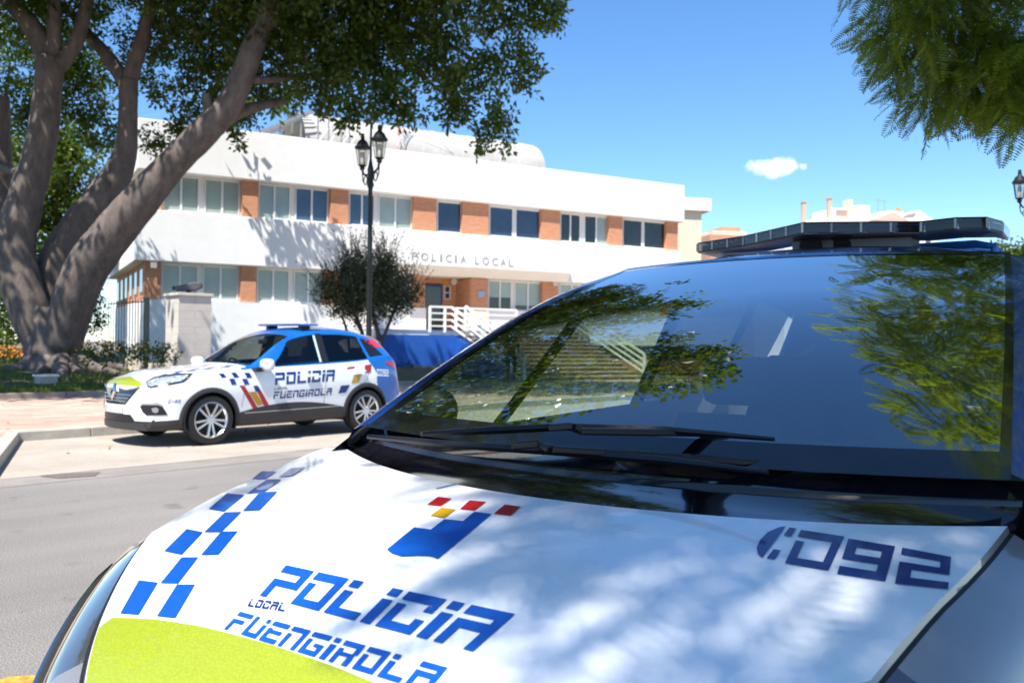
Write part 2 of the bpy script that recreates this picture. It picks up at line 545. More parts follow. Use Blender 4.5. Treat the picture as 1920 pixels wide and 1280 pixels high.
def hood_word(name, text, q, m, **k):
    f = quad_map(q)
    hood_decal(name, [[f(*p) for p in pl] for pl in word_polys(text, **k)], m)
hood_word('lettering', 'POLICIA', [(487, 1117), (887, 1222), (966, 1152), (537, 1060)], DECAL_B, narrow=.3, gap=.16)
hood_word('lettering', 'LOCAL', [(464, 1137), (533, 1147), (541, 1131), (472, 1123)], DECAL_DB, narrow=.3)
hood_word('lettering', 'FUENGIROLA', [(420, 1180), (802, 1298), (840, 1252), (451, 1147)], DECAL_B, narrow=.32, gap=.2)
Z3 = lambda pts: zpoly(3, 1280, 860, pts)
hood_decal('telephone_emblem', [Z3([(580, 383), (447, 560), (425, 540), (415, 505), (435, 460), (480, 415), (545, 388)]),
                                Z3([(600, 390), (640, 395), (610, 440), (568, 433)]), Z3([(512, 512), (552, 518), (518, 570), (472, 562)])], DECAL_DB)
for ch, q in (('0', [(575, 590), (820, 632), (908, 440), (665, 403)]), ('9', [(868, 650), (1140, 692), (1195, 495), (932, 452)]),
              ('2', [(1193, 705), (1492, 737), (1510, 555), (1235, 503)])):
    f = quad_map(Z3(q))
    hood_decal('number', [[f(*p) for p in pl] for pl in word_polys(ch)], DECAL_DB)
# fluorescent band along the front edge of the bonnet
yb = [hood_hit(px, py) for px, py in ((212, 1157), (290, 1160), (375, 1173), (500, 1205), (640, 1253), (700, 1278))]
ytab = sorted([(p.x, p.y) for p in yb]) + [(.25, yb[-1].y - .01), (.45, -.70)]
mb = MB()
lm_ = ytab[0][0]
def yb_pt(u, v):
    l = lerp(lm_, .45, u)
    s0 = s_front(l) + .002
    return hood_pt(l, lerp(s0, max(s0 + .001, lin(ytab, l)), v), .0012)
mb.grid(yb_pt, 50, 14)
mb.build('fluorescent_band', FLUO, hood, smooth=True, recalc=False, angle=180)

# skirt: wings, headlamps and bumper below the bonnet edge
S_R, S_F = s_cowl(.675), -.55
S_L = s_cowl(-.815)
path = [(l_edge(s), s) for s in [lerp(S_R, S_F, i / 10) for i in range(10)]] + [(l - LC, s_front(l - LC)) for l in [(.645 - 1.29 * i / 48) for i in range(49)]]
path += [(l_edge(s, -1), s) for s in [lerp(S_F, S_L, i / 10) for i in range(1, 11)]]
rows = [(0, 0), (.003, .010), (.009, .012), (.045, .035), (.085, .09), (.115, .19), (.135, .40), (.135, .7), (.10, 1.0)]
npth = len(path)
def pnorm(i):
    a = Vector(path[max(0, i - 1)]); b = Vector(path[min(npth - 1, i + 1)])
    t = (b - a).normalized()
    return Vector((-t.y, t.x)) * -1
sk = []
for i, (l, s) in enumerate(path):
    n = pnorm(i)
    if n.dot(Vector((l, s + .3))) < 0: n = -n
    zh = hood_z(l, s)
    for d, fz in rows:
        sk.append((l + n.x * d, s + n.y * d * .9, lerp(zh, .26, fz)))
nr = len(rows)
body_mb, lamp_mb = {0: MB(), 1: MB(), 2: MB()}, None
def strip(cond):
    q = MB(); q.v = list(sk)
    for i in range(npth - 1):
        for j in range(nr - 1):
            if cond(i, j):
                q.f.append((i * nr + j, i * nr + j + 1, (i + 1) * nr + j + 1, (i + 1) * nr + j)); q.m.append(0)
    used = sorted({k for f_ in q.f for k in f_}); re_ = {k: n_ for n_, k in enumerate(used)}
    q.v = [sk[k] for k in used]; q.f = [tuple(re_[k] for k in f_) for f_ in q.f]
    return q
def is_lamp(i, j, side):
    l, s = path[i]
    return ((l + LC) * side > 0.33) and (-.87 < s < -.50) and 2 <= j <= 4
wing = strip(lambda i, j: not is_lamp(i, j, 1) and not is_lamp(i, j, -1) and (j < 6) and not (j == 1)).build('front_wing', mat('silver_grey_paint', (.25, .235, .225), .32, metal=.3, coat=1.0), van, smooth=True, angle=60)
for c_ in (lambda l: l > .5, lambda l: abs(l) <= .5, lambda l: l < -.5):
    strip(lambda i, j: j == 1 and not is_lamp(i, j, 1) and not is_lamp(i, j, -1) and c_((path[i][0] + path[i + 1][0]) / 2)).build('panel_gap', BLACK_PL, van, smooth=True)
strip(lambda i, j: j >= 6).build('bumper', GREY_PL, van, smooth=True)
HL = mat('headlamp_lens', (0.05, 0.052, 0.056), 0.06, coat=1.0, spec=1.0)
for sd in (1, -1):
    h = strip(lambda i, j: is_lamp(i, j, sd)).build('headlamp', HL, van, smooth=True)
    # bright trim along the lamp
    pts = [sk[i * nr + 4] for i in range(npth) if is_lamp(i, 3, sd)]
    MB().tube([Vector(p) + Vector((0, 0, .004)) for p in pts], .004, 6).build('trim', CHROME, h, smooth=True)

# scuttle panel between bonnet and glass
def ws_base(u): return Vector((.665 * u, -.03 + .03 * u * u, 1.212 + .016 * u * u))
def ws_top(u): return Vector((.575 * u * (1 - .0 * abs(u) ** 6), 1.09 + .06 * u * u, 1.692 - .016 * u * u))
def ws_pt(u, t, off=0.0):
    b, tp = ws_base(u), ws_top(u)
    p = b.lerp(tp, t)
    n = Vector((.18 * u, -.40, .90)).normalized()
    return p + n * (.045 * sin(pi * t) * (1 - .2 * u * u) + off)
mb = MB()
def scuttle(u, v):
    U = u * 2 - 1
    l0 = .745 * U - LC
    a = Vector((l0, s_cowl(l0) + .004, hood_z(l0, s_cowl(l0)) - .006))
    b = ws_base(U) + Vector((.02 * U, .02, -.012))
    p = a.lerp(b, v)
    p.z += -.012 * sin(pi * v)
    return p
mb.grid(scuttle, 40, 10)
mb.build('scuttle_panel', GLOSS_BK, van, smooth=True, angle=180)
mb = MB()
mb.grid(lambda u, v: scuttle(u, lerp(.62, .70, v)) + Vector((0, 0, .008 * sin(pi * v))), 40, 4)
mb.build('scuttle_seal', mat('seal', (.018, .02, .024), .25, coat=.4), van, smooth=True, angle=180)

WSG = glass_mat('windscreen_glass', (0.62, 0.78, 0.68), 1.5, 0.0, 4.2)
SIDEG = glass_mat('side_glass', (0.86, 0.94, 0.89), 1.45, 0.0, 1.0)
mb = MB(); mb.grid(lambda u, v: ws_pt(u * 2 - 1, v), 40, 30)
mb.build('windscreen', WSG, van, smooth=True, angle=180)
FRIT = mat('frit_black', (.004, .004, .005), .08, coat=.6)
mb = MB()
mb.grid(lambda u, v: ws_pt(u * 2 - 1, lerp(-.015, .05, v), .0015), 40, 3)
mb.grid(lambda u, v: ws_pt(u * 2 - 1, lerp(.985, 1.02, v), .0015), 40, 2)
mb.grid(lambda u, v: ws_pt(lerp(-1.0, -.965, u), v, .0015), 3, 24)
mb.grid(lambda u, v: ws_pt(lerp(.975, 1.0, u), v, .0015), 3, 24)
mb.build('windscreen_border', FRIT, van, smooth=True, angle=180)

# body: roof rail line, belt line, roof, sides
RAIL = [(-.05, .71, 1.185), (.1, .712, 1.255), (.3, .705, 1.345), (.7, .685, 1.51), (1.0, .665, 1.605), (1.2, .65, 1.645), (1.6, .655, 1.685), (2.3, .66, 1.70), (3.1, .65, 1.665), (3.35, .63, 1.60)]
rail_l = [(a, b) for a, b, c in RAIL]; rail_z = [(a, c) for a, b, c in RAIL]
def rail(s, sd): return Vector((sd * pw(rail_l, s), s, pw(rail_z, s)))
def belt(s, sd): return Vector(((-.04 if sd < 0 else .0) + sd * lin([(-.05, .77), (.4, .83), (1.0, .86), (3.0, .86), (3.4, .8)], s), s, lin([(-.05, 1.12), (.25, 1.135), (.5, 1.15), (3.3, 1.19)], s)))
def low(s, sd, k):
    prof = [(0, 0, 0), (.035, .25, 0), (.045, .5, 0), (.03, .8, 0), (-.02, 1.0, 0)]
    b = belt(s, sd)
    d = lin([(0, 0), (.12, .06), (.3, .09), (.7, .09), (1, .04)], k)
    return Vector((b.x + sd * d, s, lerp(b.z, .28, k)))
for sd in (-1, 1):
    mb = MB(); mb.grid(lambda u, v: low(lerp(-.13, 3.4, u), sd, v), 30, 10)
    mb.build('side_panel', mat('silver_grey_paint', (.20, .19, .185), .3), van, smooth=True, angle=180)
    # A pillar: closes the gap from the glass edge to the rail
    mb = MB()
    def ap(u, v):
        s = lerp(-.03, 1.16, u)
        t = min(1.0, max(0.0, (s + .0) / 1.15))
        g = ws_pt(sd * 1.0, t)
        r = rail(s, sd)
        if v < .5: return g.lerp(r, v * 2) + Vector((sd * .004, 0, .012)) * sin(pi * v)
        q = r.lerp(belt(s, sd), min(1, .055 / max(.03, (r - belt(s, sd)).length)))
        return r.lerp(q, v * 2 - 1)
    mb.grid(ap, 30, 8)
    mb.build('windscreen_pillar', PAINT_DB, van, smooth=True, angle=180)
    # side glass openings: quarter light, front door, rear door, rear quarter
    wins = [[(.38, 1.0), (1.12, .90), (.86, 0.0), (.22, 0.0)], None]
    def sidept(s, k): return belt(s, sd).lerp(rail(s, sd), k)
    def patch(name, s_of, m, k0=0.0, k1=.94, n=14, th=0):
        q = MB(); q.grid(lambda u, v: sidept(s_of(u, lerp(k0, k1, v)), lerp(k0, k1, v)), n, 8)
        return q.build(name, m, van, smooth=True, angle=180)
    pil2 = lambda k: lerp(.86, 1.14, k)
    patch('quarter_light', lambda u, k: lerp(.14, pil2(k) - .045, u), SIDEG)
    patch('pillar_foot', lambda u, k: lerp(-.05, .14, u), GLOSS_BK, k1=1.0, n=6)
    patch('pillar', lambda u, k: lerp(pil2(k) - .045, pil2(k) + .055, u), BLACK_PL, n=4)
    patch('door_window', lambda u, k: lerp(pil2(k) + .055, 1.86, u), SIDEG)
    patch('pillar', lambda u, k: lerp(1.86, 2.0, u), BLACK_PL, n=4)
    TINT = glass_mat('tinted_glass', (.10, .12, .12), 1.5, 0, 1.2)
    patch('door_window', lambda u, k: lerp(2.0, 2.75, u), TINT)
    patch('pillar', lambda u, k: lerp(2.75, 2.87, u), BLACK_PL, n=4)
    patch('quarter_light', lambda u, k: lerp(2.87, 3.3, u), TINT)
    patch('window_frame', lambda u, k: lerp(1.0, 3.38, u), PAINT_DB, k0=.93, k1=1.005)
mb = MB()
def roofpt(u, v):
    U = u * 2 - 1
    s = lerp(1.13, 3.35, v)
    r = rail(s, 1)
    s2 = s + (.06 * U * U - .04) * (1 - v)
    z = r.z + (.075) * (1 - abs(U) ** 2.4) * min(1, .72 + v * 2)
    return (r.x * U, s2, z)
mb.grid(roofpt, 28, 30)
mb.build('roof', PAINT_DB, van, smooth=True, angle=180)
mb = MB()
mb.grid(lambda u, v: Vector(ws_top(u * 2 - 1)).lerp(Vector(roofpt(u, 0)), v) + Vector((0, 0, .006 * sin(pi * v))), 28, 4)
mb.build('roof_header', PAINT_B, van, smooth=True, angle=180)
mb = MB()
def tailg(u, v):
    a = Vector(roofpt(u, 1)); U = u * 2 - 1
    b = Vector((.80 * U, 3.40 + .06 * (1 - U * U), 1.19)); c = Vector((.80 * U, 3.41 + .06 * (1 - U * U), .28))
    return a.lerp(b, v * 2) if v < .5 else b.lerp(c, v * 2 - 1)
mb.grid(tailg, 16, 12)
tg_ = mb.build('tailgate', PAINT_DB, van, smooth=True)
mb = MB(); mb.grid(lambda u, v: Vector(tailg(lerp(.1, .9, u), lerp(.08, .44, v))) + Vector((0, .006, 0)), 10, 6)
mb.build('rear_window', glass_mat('tinted_glass', (.10, .12, .12), 1.5, 0, 1.2), tg_, smooth=True)
mb = MB(); mb.grid(lambda u, v: Vector(roofpt(lerp(.02, .98, u), v)) + Vector((0, 0, -.035)), 16, 16)
mb.build('headliner', mat('headliner', (.18, .18, .18), .9), van, smooth=True)
# wheels of the near car (mostly out of sight)
def wheel_parts(parent, loc, R, W_, side, rimR, nsp=10):
    wh = bpy.data.objects.new('wheel', None); COL.objects.link(wh); wh.parent = parent; wh.location = loc
    wh.empty_display_size = .1
    q = MB()
    q.lathe([(rimR, -W_ / 2), (R * .93, -W_ / 2), (R * .985, -W_ * .36), (R, -W_ * .2), (R, W_ * .2), (R * .985, W_ * .36), (R * .93, W_ / 2), (rimR + .012, W_ / 2), (rimR, W_ * .42)], 40, axis='y', caps=False)
    q.build('tyre', RUBBER, wh, smooth=True)
    q = MB()
    o_ = side * W_ / 2
    q.lathe([(rimR + .004, o_ * .95), (rimR - .012, o_ * 1.0), (rimR - .028, o_ * .8), (rimR - .03, -o_ * .8)], 40, axis='y', caps=False)
    for k in range(nsp):
        an = 2 * pi * (k + .0) / nsp + (.1 if k % 2 else -.1)
        a1 = 2 * pi * k / nsp
        c0, c1 = Vector((cos(a1), 0, sin(a1))), Vector((cos(an), 0, sin(an)))
        q.bar(c0 * .045 + Vector((0, o_ * .82, 0)), c1 * (rimR - .018) + Vector((0, o_ * .93, 0)), .028 if nsp > 6 else .05, .022, up=(0, 1, 0))
    q.lathe([(.062, o_ * .6), (.062, o_ * .84), (.05, o_ * .9), (.0, o_ * .92)], 16, axis='y', caps=False)
    q.build('rim', ALLOY, wh, smooth=True, angle=30)
    q = MB()
    q.lathe([(.001, -o_ * .2), (rimR - .03, -o_ * .2)], 24, axis='y', caps=False)
    q.build('brake_disc', BLACK_PL, wh)
    return wh
for s_ in (-.05, 2.75):
    for sd in (-1, 1): wheel_parts(van, (sd * .80, s_, .33), .33, .21, sd, .22).rotation_euler = (0, 0, -pi / 2)
mb = MB(); mb.box(-.72, .72, -.55, 3.3, .26, .32); mb.build('underbody', BLACK_PL, van)
# interior
DASH = mat('dashboard', (.012, .012, .013), .7, noise=(30, .3))
mb = MB()
def dash(u, v):
    U = u * 2 - 1
    s = lerp(.03, .78, v)
    z = lerp(1.19, 1.145, v) + .05 * math.exp(-((U - .5) / .28) ** 2) * math.exp(-((v - .85) / .25) ** 2) + (-.35 * ((v - .9) / .1) if v > .9 else 0)
    return (.70 * U, s, z)
mb.grid(dash, 30, 20)
mb.build('dashboard', DASH, van, smooth=True, angle=60)
mb = MB()
mb.box(-.74, .74, .75, .80, .35, 1.1); mb.box(-.76, .76, .5, 3.35, .33, .36)
mb.build('cabin_floor', DASH, van)
sw = MB()
c0 = Vector((.36, .80, 1.07)); ax = Vector((0, -.45, .9)).normalized(); e1 = Vector((1, 0, 0)); e2 = ax.cross(e1)
sw.tube([c0 + (e1 * cos(2 * pi * k / 28) + e2 * sin(2 * pi * k / 28)) * .185 for k in range(29)], .016, 8, caps=False)
for an in (0, pi, -pi / 2): sw.bar(c0, c0 + (e1 * cos(an) + e2 * sin(an)) * .18, .05, .02, up=ax)
sw.build('steering_wheel', BLACK_PL, van, smooth=True)
def seat(l, s, parent, wd=.5):
    b = MB()
    def bk(u, v):
        U = u * 2 - 1
        z = lerp(.55, 1.17, v); th = .065
        return (l + wd / 2 * U * (1 - .25 * v ** 3), s + .16 * v + (.05 * U * U) * -1, z)
    b.grid(bk, 10, 12)
    b.grid(lambda u, v: Vector(bk(u, v)) + Vector((0, .1, -.02)), 10, 12)
    st = b.build('seat', FABRIC, parent, smooth=True)
    c = MB(); c.box(l - wd / 2, l + wd / 2, s - .48, s + .02, .42, .58); c.build('cushion', FABRIC, st, bevel=.05)
    h = MB(); h.box(l - .13, l + .13, s + .17, s + .27, 1.2, 1.38); h.build('headrest', FABRIC, st, bevel=.04)
for l in (-.36, .36): seat(l, 1.45, van)
for l in (-.45, 0, .45): seat(l, 2.45, van, .42)
mc = vl(1372, 520, 1.628)
m_ = MB(); m_.grid(lambda u, v: (mc.x + (u - .5) * .25, mc.y + .02 * cos(2 * pi * v), mc.z - .03 + .034 * sin(2 * pi * v) * (1 - .5 * abs(u * 2 - 1) ** 3)), 12, 14)
m_.tube([(mc.x, mc.y, mc.z - .03), (mc.x, mc.y + .03, mc.z + .012)], .012, 6)
m_.build('rear_view_mirror', BLACK_PL, van, smooth=True)
# wipers
def wz(p, z): return vl(p[0], p[1], z)
WIPM = mat('wiper_black', (.004, .004, .005), .4)
def wiper(blade, arm, zb, nm='wiper'):
    a = MB()
    a.tube([wz(p, zb[0]) for p in blade], [.005] + [.008] * (len(blade) - 2) + [.004], 6)
    wp = a.build(nm, WIPM, van, smooth=True)
    b = MB(); pts = [wz(p, z) for p, z in zip(arm, zb[1])]
    for i in range(len(pts) - 1): b.bar(pts[i], pts[i + 1], .024, .012)
    b.build('wiper_arm', WIPM, wp, bevel=.003)
    return wp
wiper([(790, 813), (930, 806), (1060, 800), (1250, 806), (1452, 823)], [(1030, 802), (1075, 798), (1085, 808), (1330, 812), (1560, 836), (1670, 872)], (1.262, [1.27, 1.275, 1.265, 1.255, 1.24, 1.215]))
wiper([(690, 818), (860, 834), (1040, 846), (1250, 863), (1440, 885)], [(960, 836), (1015, 832), (1035, 842), (1300, 858), (1580, 880), (1680, 884)], (1.225, [1.235, 1.24, 1.235, 1.22, 1.205, 1.195]))
# door mirrors
for sd in (-1, 1):
    m_ = MB()
    cx, cy, cz = sd * 1.0, .62, 1.21
    m_.grid(lambda u, v: (cx + sd * .115 * cos(2 * pi * u) * (sin(pi * v) ** .6), cy - .07 + .14 * v, cz + .085 * sin(2 * pi * u) * (sin(pi * v) ** .6)), 18, 10)
    dm = m_.build('door_mirror', BLACK_PL, van, smooth=True, angle=180)
    q = MB(); q.bar((sd * .84, .60, 1.15), (cx - sd * .05, .62, 1.165), .06, .03); q.build('mirror_stalk', BLACK_PL, dm)
# light bar on the roof
lb = thing('light_bar', 'clear arrow shaped emergency light bar on the roof of the near police car', 'light bar', VO, -VA)
LB_CLEAR = glass_mat('light_bar_lens', (.45, .48, .50), 1.5, .02, .9)
LB_IN = mat('light_bar_inside', (.028, .028, .03), .3, noise=(90, .9), metal=.3)
fr_ = [tuple(vl(x, y, 1.858)[:2]) for x, y in ((1310, 457), (1395, 444), (1506, 419), (1728, 417), (1792, 410), (1852, 409), (1878, 417))]
def off(pl, d): return [(x, y + d) for x, y in pl]
inner = MB()
for i in range(len(fr_) - 1):
    a, b = Vector((*fr_[i], 0)), Vector((*fr_[i + 1], 0))
    n_ = max(1, round((b - a).length / .105))
    for k in range(n_):
        p, q = a.lerp(b, (k + .06) / n_), a.lerp(b, (k + .94) / n_)
        one = MB()
        one.add([(p.x, p.y + .03, 1.828), (q.x, q.y + .03, 1.828), (q.x, q.y + .03, 1.852), (p.x, p.y + .03, 1.852),
                 (p.x, p.y + .10, 1.828), (q.x, q.y + .10, 1.828), (q.x, q.y + .10, 1.852), (p.x, p.y + .10, 1.852)],
                [(0, 1, 2, 3), (3, 2, 6, 7), (4, 5, 1, 0), (4, 7, 6, 5), (0, 3, 7, 4), (1, 5, 6, 2)])
        one.build('lamp_module', LB_IN, lb, bevel=.004)
DIV = mat('light_bar_divider', (.14, .15, .16), .3, metal=.4)
for i in range(len(fr_) - 1):
    a, b = Vector((*fr_[i], 0)), Vector((*fr_[i + 1], 0))
    n_ = max(1, round((b - a).length / .105))
    for k in range(n_):
        p = a.lerp(b, k / n_)
        one = MB(); one.box(p.x - .004, p.x + .004, p.y - .0125, p.y - .0085, 1.824, 1.857); one.build('lens_divider', DIV, lb)
n = len(fr_)
def shell(z0, z1, dd, grow):
    q = MB()
    f_ = [(x + grow * (-1 if i == 0 else (1 if i == n - 1 else 0)), y - grow) for i, (x, y) in enumerate(fr_)]
    bk_ = [(x, y + dd) for x, y in f_]
    pl = f_ + bk_[::-1]
    q.prism(pl, 'z', z0, z1)
    return q
shell(1.824, 1.857, .24, .008).build('lens', LB_CLEAR, lb)
shell(1.8575, 1.863, .24, .004).build('top_cover', mat('light_bar_top', (.02, .022, .025), .15, coat=.6), lb, bevel=.003)
shell(1.818, 1.8235, .24, .004).build('base_tray', mat('light_bar_tray', (.10, .10, .11), .35, metal=.6), lb, bevel=.003)
hp_ = [vl(x, y, 1.797) for x, y in ((1508, 450), (1567, 450), (1624, 448))]
hm_ = hp_[1]
q = MB(); q.prism([(hp_[0].x - .09, hp_[0].y + .16), (hp_[2].x + .12, hp_[2].y + .16), (hp_[2].x + .12, hp_[2].y + .32), (hp_[0].x - .09, hp_[0].y + .32)], 'z', 1.755, 1.8175)
sp = q.build('siren_speaker', mat('speaker_grey', (.12, .12, .125), .5), lb, bevel=.006)
for k in range(3):
    q = MB(); q.lathe([(.040, -.012), (.040, 0), (.030, .02), (.012, .03)], 18, axis='y', o=(hp_[k].x - .02, lerp(hp_[0].y, hp_[2].y, k / 2) + .162, 1.789)); hh = q.build('speaker_horn', mat('horn_black', (.004, .004, .004), .8), sp, smooth=True)
for y_ in (2.02, 2.22):
    q = MB(); q.tube([(-.66, y_ + .12, 1.70), (-.66, y_ + .12, 1.785), (-.55, y_ + .08, 1.797), (.40, y_ - .02, 1.797), (.46, y_ - .02, 1.785), (.47, y_ - .02, 1.70)], .016, 8)
    q.build('mounting_bar', PAINT_B, lb, smooth=True)
for x_ in (-.66, .47):
    q = MB(); q.box(x_ - .03, x_ + .03, 1.94, 2.38, 1.675, 1.70); q.build('mounting_foot', BLACK_PL, lb, bevel=.006)
# ------------------------------------------------------------------ the parked police crossover
KA = radians(47.5)
KO = Vector((-4.75, 12.59, 0.006))
car = thing('police_car', 'white and blue police crossover parked at the kerb in front of the big tree', 'police car', KO, KA, 'police cars')
KM = Matrix.Translation(KO) @ Matrix.Rotation(KA, 4, 'Z')
KMI = KM.inverted()
X0, X1 = -.90, 3.54
TOP = [(-.90, .80), (-.84, .855), (-.7, .915), (-.4, .985), (0, 1.035), (.45, 1.075), (.62, 1.105), (.9, 1.28), (1.2, 1.47), (1.45, 1.575), (1.7, 1.63), (2.1, 1.655), (2.6, 1.63), (3.0, 1.55), (3.22, 1.455), (3.33, 1.30), (3.43, 1.13), (3.5, .95), (3.54, .80)]
BELT = [(-.9, .74), (-.8, .80), (-.4, .92), (.2, .99), (.6, 1.03), (1.0, 1.05), (2.0, 1.09), (2.6, 1.13), (3.0, 1.19), (3.2, 1.20), (3.4, 1.05), (3.54, .74)]
EDZ = [(-.9, .775), (-.8, .845), (-.4, .955), (.2, 1.02), (.55, 1.06), (.8, 1.19), (1.1, 1.38), (1.4, 1.51), (1.8, 1.58), (2.3, 1.585), (2.8, 1.52), (3.1, 1.43), (3.3, 1.28), (3.42, 1.10), (3.54, .77)]
EDW = [(-.9, .80), (-.4, .80), (.3, .79), (.6, .77), (1.0, .70), (1.4, .645), (1.9, .625), (2.5, .615), (3.1, .605), (3.54, .66)]
TAPER = [(-.9, .80), (-.7, .93), (-.4, .985), (0, 1.0), (2.6, 1.0), (3.1, .975), (3.35, .93), (3.54, .87)]
BOWF = [(-.9, .26), (-.6, .16), (-.2, .04), (.2, .03), (.6, .10), (1.4, .08), (1.9, .0), (3.0, 0.0), (3.3, -.06), (3.54, -.16)]
CR = 1.0
def ksec(x):
    """half section from the sill to the centre line: list of (w, z)."""
    t = pw(TAPER, x)
    zb = lin([(-.9, .22), (-.5, .22), (3.0, .24), (3.54, .34)], x)
    be, ez, ew, tz = pw(BELT, x), pw(EDZ, x), pw(EDW, x), pw(TOP, x)
    return [(.80 * t, zb), (.875 * t, zb + .08), (.905 * t, lerp(zb, be, .42)), (.917 * t, lerp(zb, be, .66)), (.90 * t, lerp(zb, be, .88)), (.868 * t, be),
            (ew * t, ez), (ew * t * .80, lerp(ez, tz, .55)), (ew * t * .5, lerp(ez, tz, .88)), (0, tz)]
NK = 9
def kpt(x, v, o=0.0):
    """surface point; v in 0..9 follows the section points."""
    P = ksec(x)
    v = min(max(v, 0), NK - 1e-6)
    i = int(v); t = v - i
    p1, p2 = P[i], P[i + 1]
    p0 = P[i - 1] if i > 0 else p1
    p3 = P[i + 2] if i + 2 <= NK else (-P[i][0] if i == NK - 1 else p2[0], P[i][1])
    def cr(k):
        a, b, c, d = p0[k], p1[k], p2[k], p3[k]
        if i in (4, 5, 6):            # keep the waist and the roof rail crisp
            m1 = (c - a) * .5 if i != 5 else (c - b); m2 = (d - b) * .5 if i not in (4, 5) else (c - b)
            if i == 6: m1 = (c - b) * 1.2
        else: m1, m2 = (c - a) * .5, (d - b) * .5
        return b + m1 * t + (3 * (c - b) - 2 * m1 - m2) * t * t + (m1 + m2 - 2 * (c - b)) * t ** 3
    w_, z = cr(0), cr(1)
    w_ = max(w_, 0)
    return Vector((x + pw(BOWF, x) * (w_ / .9) ** 2, -(w_ + o), z))
_vc = {}
def kv_of_z(x, z):
    lo, hi = 0.0, 6.6
    for _ in range(26):
        m_ = (lo + hi) / 2
        if kpt(x, m_).z < z: lo = m_
        else: hi = m_
    return lo
def kside(x, z, o=0.0):
    """point on the near side for a local x (after bow) and height."""
    xx = x
    for _ in range(3):
        v = kv_of_z(xx, z); p = kpt(xx, v)
        xx += x - p.x
    p = kpt(xx, kv_of_z(xx, z), o)
    return Vector((x, p.y, z))
def mirror_y(p): return Vector((p[0], -p[1], p[2]))
AR, FZ = .385, .345
AX = (0.0, 2.646)
def in_arch(p): return any((p[0] - a) ** 2 + (p[2] - FZ) ** 2 < AR * AR for a in AX) and abs(p[1]) > .5
NX, NV = 296, 72
def bluez(x, z, v):
    if v >= 5.97 and x > .60: return True
    if 5 <= v < 6 and x > .48: return True
    # rear quarter: border leans forward at the top
    return x > lin([(.3, 2.86), (.75, 2.86), (.95, 2.84), (1.1, 2.72), (1.2, 2.66), (1.6, 2.66)], z)
def in_win(x, k):
    if not (.10 < k < .86): return False
    return lerp(.80, 1.32, k) + .03 < x < 1.80 or 1.98 < x < lerp(2.70, 2.62, k) - .02
verts = []; faces = []; mids = []
for i in range(NX + 1):
    x = lerp(X0, X1, i / NX)
    for j in range(NV + 1): verts.append(kpt(x, NK * j / NV))
nb = len(verts)
verts += [mirror_y(p) for p in verts]
for i in range(NX):
    for j in range(NV):
        x, v = lerp(X0, X1, (i + .5) / NX), NK * (j + .5) / NV
        a = i * (NV + 1) + j
        c = (verts[a] + verts[a + NV + 2]) / 2
        if in_arch(c): continue
        if in_win(x, v - 5): continue
        bl = bluez(c.x, c.z, v)
        wsn = (.60 < x < 1.33 and v > 6.12)
        rw = (3.17 < x < 3.40 and v > 6.3)
        mi = 2 if (wsn or rw) else (1 if bl else 0)
        if v < 1.0 or (c.z < .36 and v < 3): mi = 3
        q = (a, a + NV + 1, a + NV + 2, a + 1)
        faces.append(q); mids.append(mi)
        faces.append(tuple(nb + k for k in q[::-1])); mids.append(mi)
# nose and tail caps
for xi, sg in ((0, 1), (NX, -1)):
    base = xi * (NV + 1)
    M_ = 24
    n0 = len(verts)
    x = lerp(X0, X1, xi / NX)
    bw = pw(BOWF, x)
    for j in range(NV + 1):
        p = verts[base + j]
        for k in range(M_ + 1):
            y = lerp(p.y, -p.y, k / M_)
            lip = (-.03 * sin(pi * min(1, max(0, (p.z - .22) / .58))) if sg > 0 else .02 * sin(pi * min(1, max(0, (p.z - .3) / .5)))) * (1 - (2 * k / M_ - 1) ** 4)
            verts.append(Vector((x + bw * (y / .9) ** 2 + lip, y, p.z)))
    for j in range(NV):
        for k in range(M_):
            a = n0 + j * (M_ + 1) + k
            faces.append((a, a + 1, a + M_ + 2, a + M_ + 1)); mids.append((3 if (verts[a].z < .335) else 0) if sg > 0 else (3 if verts[a].z < .48 else 1))
mb = MB(); mb.v = [tuple(p) for p in verts]; mb.f = faces; mb.m = mids
KG = mat('car_window_dark', (.008, .010, .012), .04, coat=.3, spec=.8)
WSK = glass_mat('car_windscreen', (.72, .78, .76), 1.5, 0.0, 1.6)
KGF = glass_mat('car_front_window', (.28, .30, .30), 1.5, 0.0, 1.1)
KGR = glass_mat('car_rear_window', (.06, .065, .07), 1.5, 0.0, 1.1)
mb_body = mb
body = mb.build('body', [PAINT_W, PAINT_B, WSK, GREY_PL], car, smooth=True, angle=50)
def nose(y, z, o=0.0):
    """front face point for lateral q (toward viewer positive) and height."""
    lip = -.03 * sin(pi * min(1, max(0, (z - .22) / .58)))
    sec = [kpt(X0, NK * j / 40) for j in range(41)]
    return Vector((X0 + pw(BOWF, X0) * (y / .9) ** 2 + lip * (1 - min(1, abs(y) / .73) ** 4) - o, -y, z))
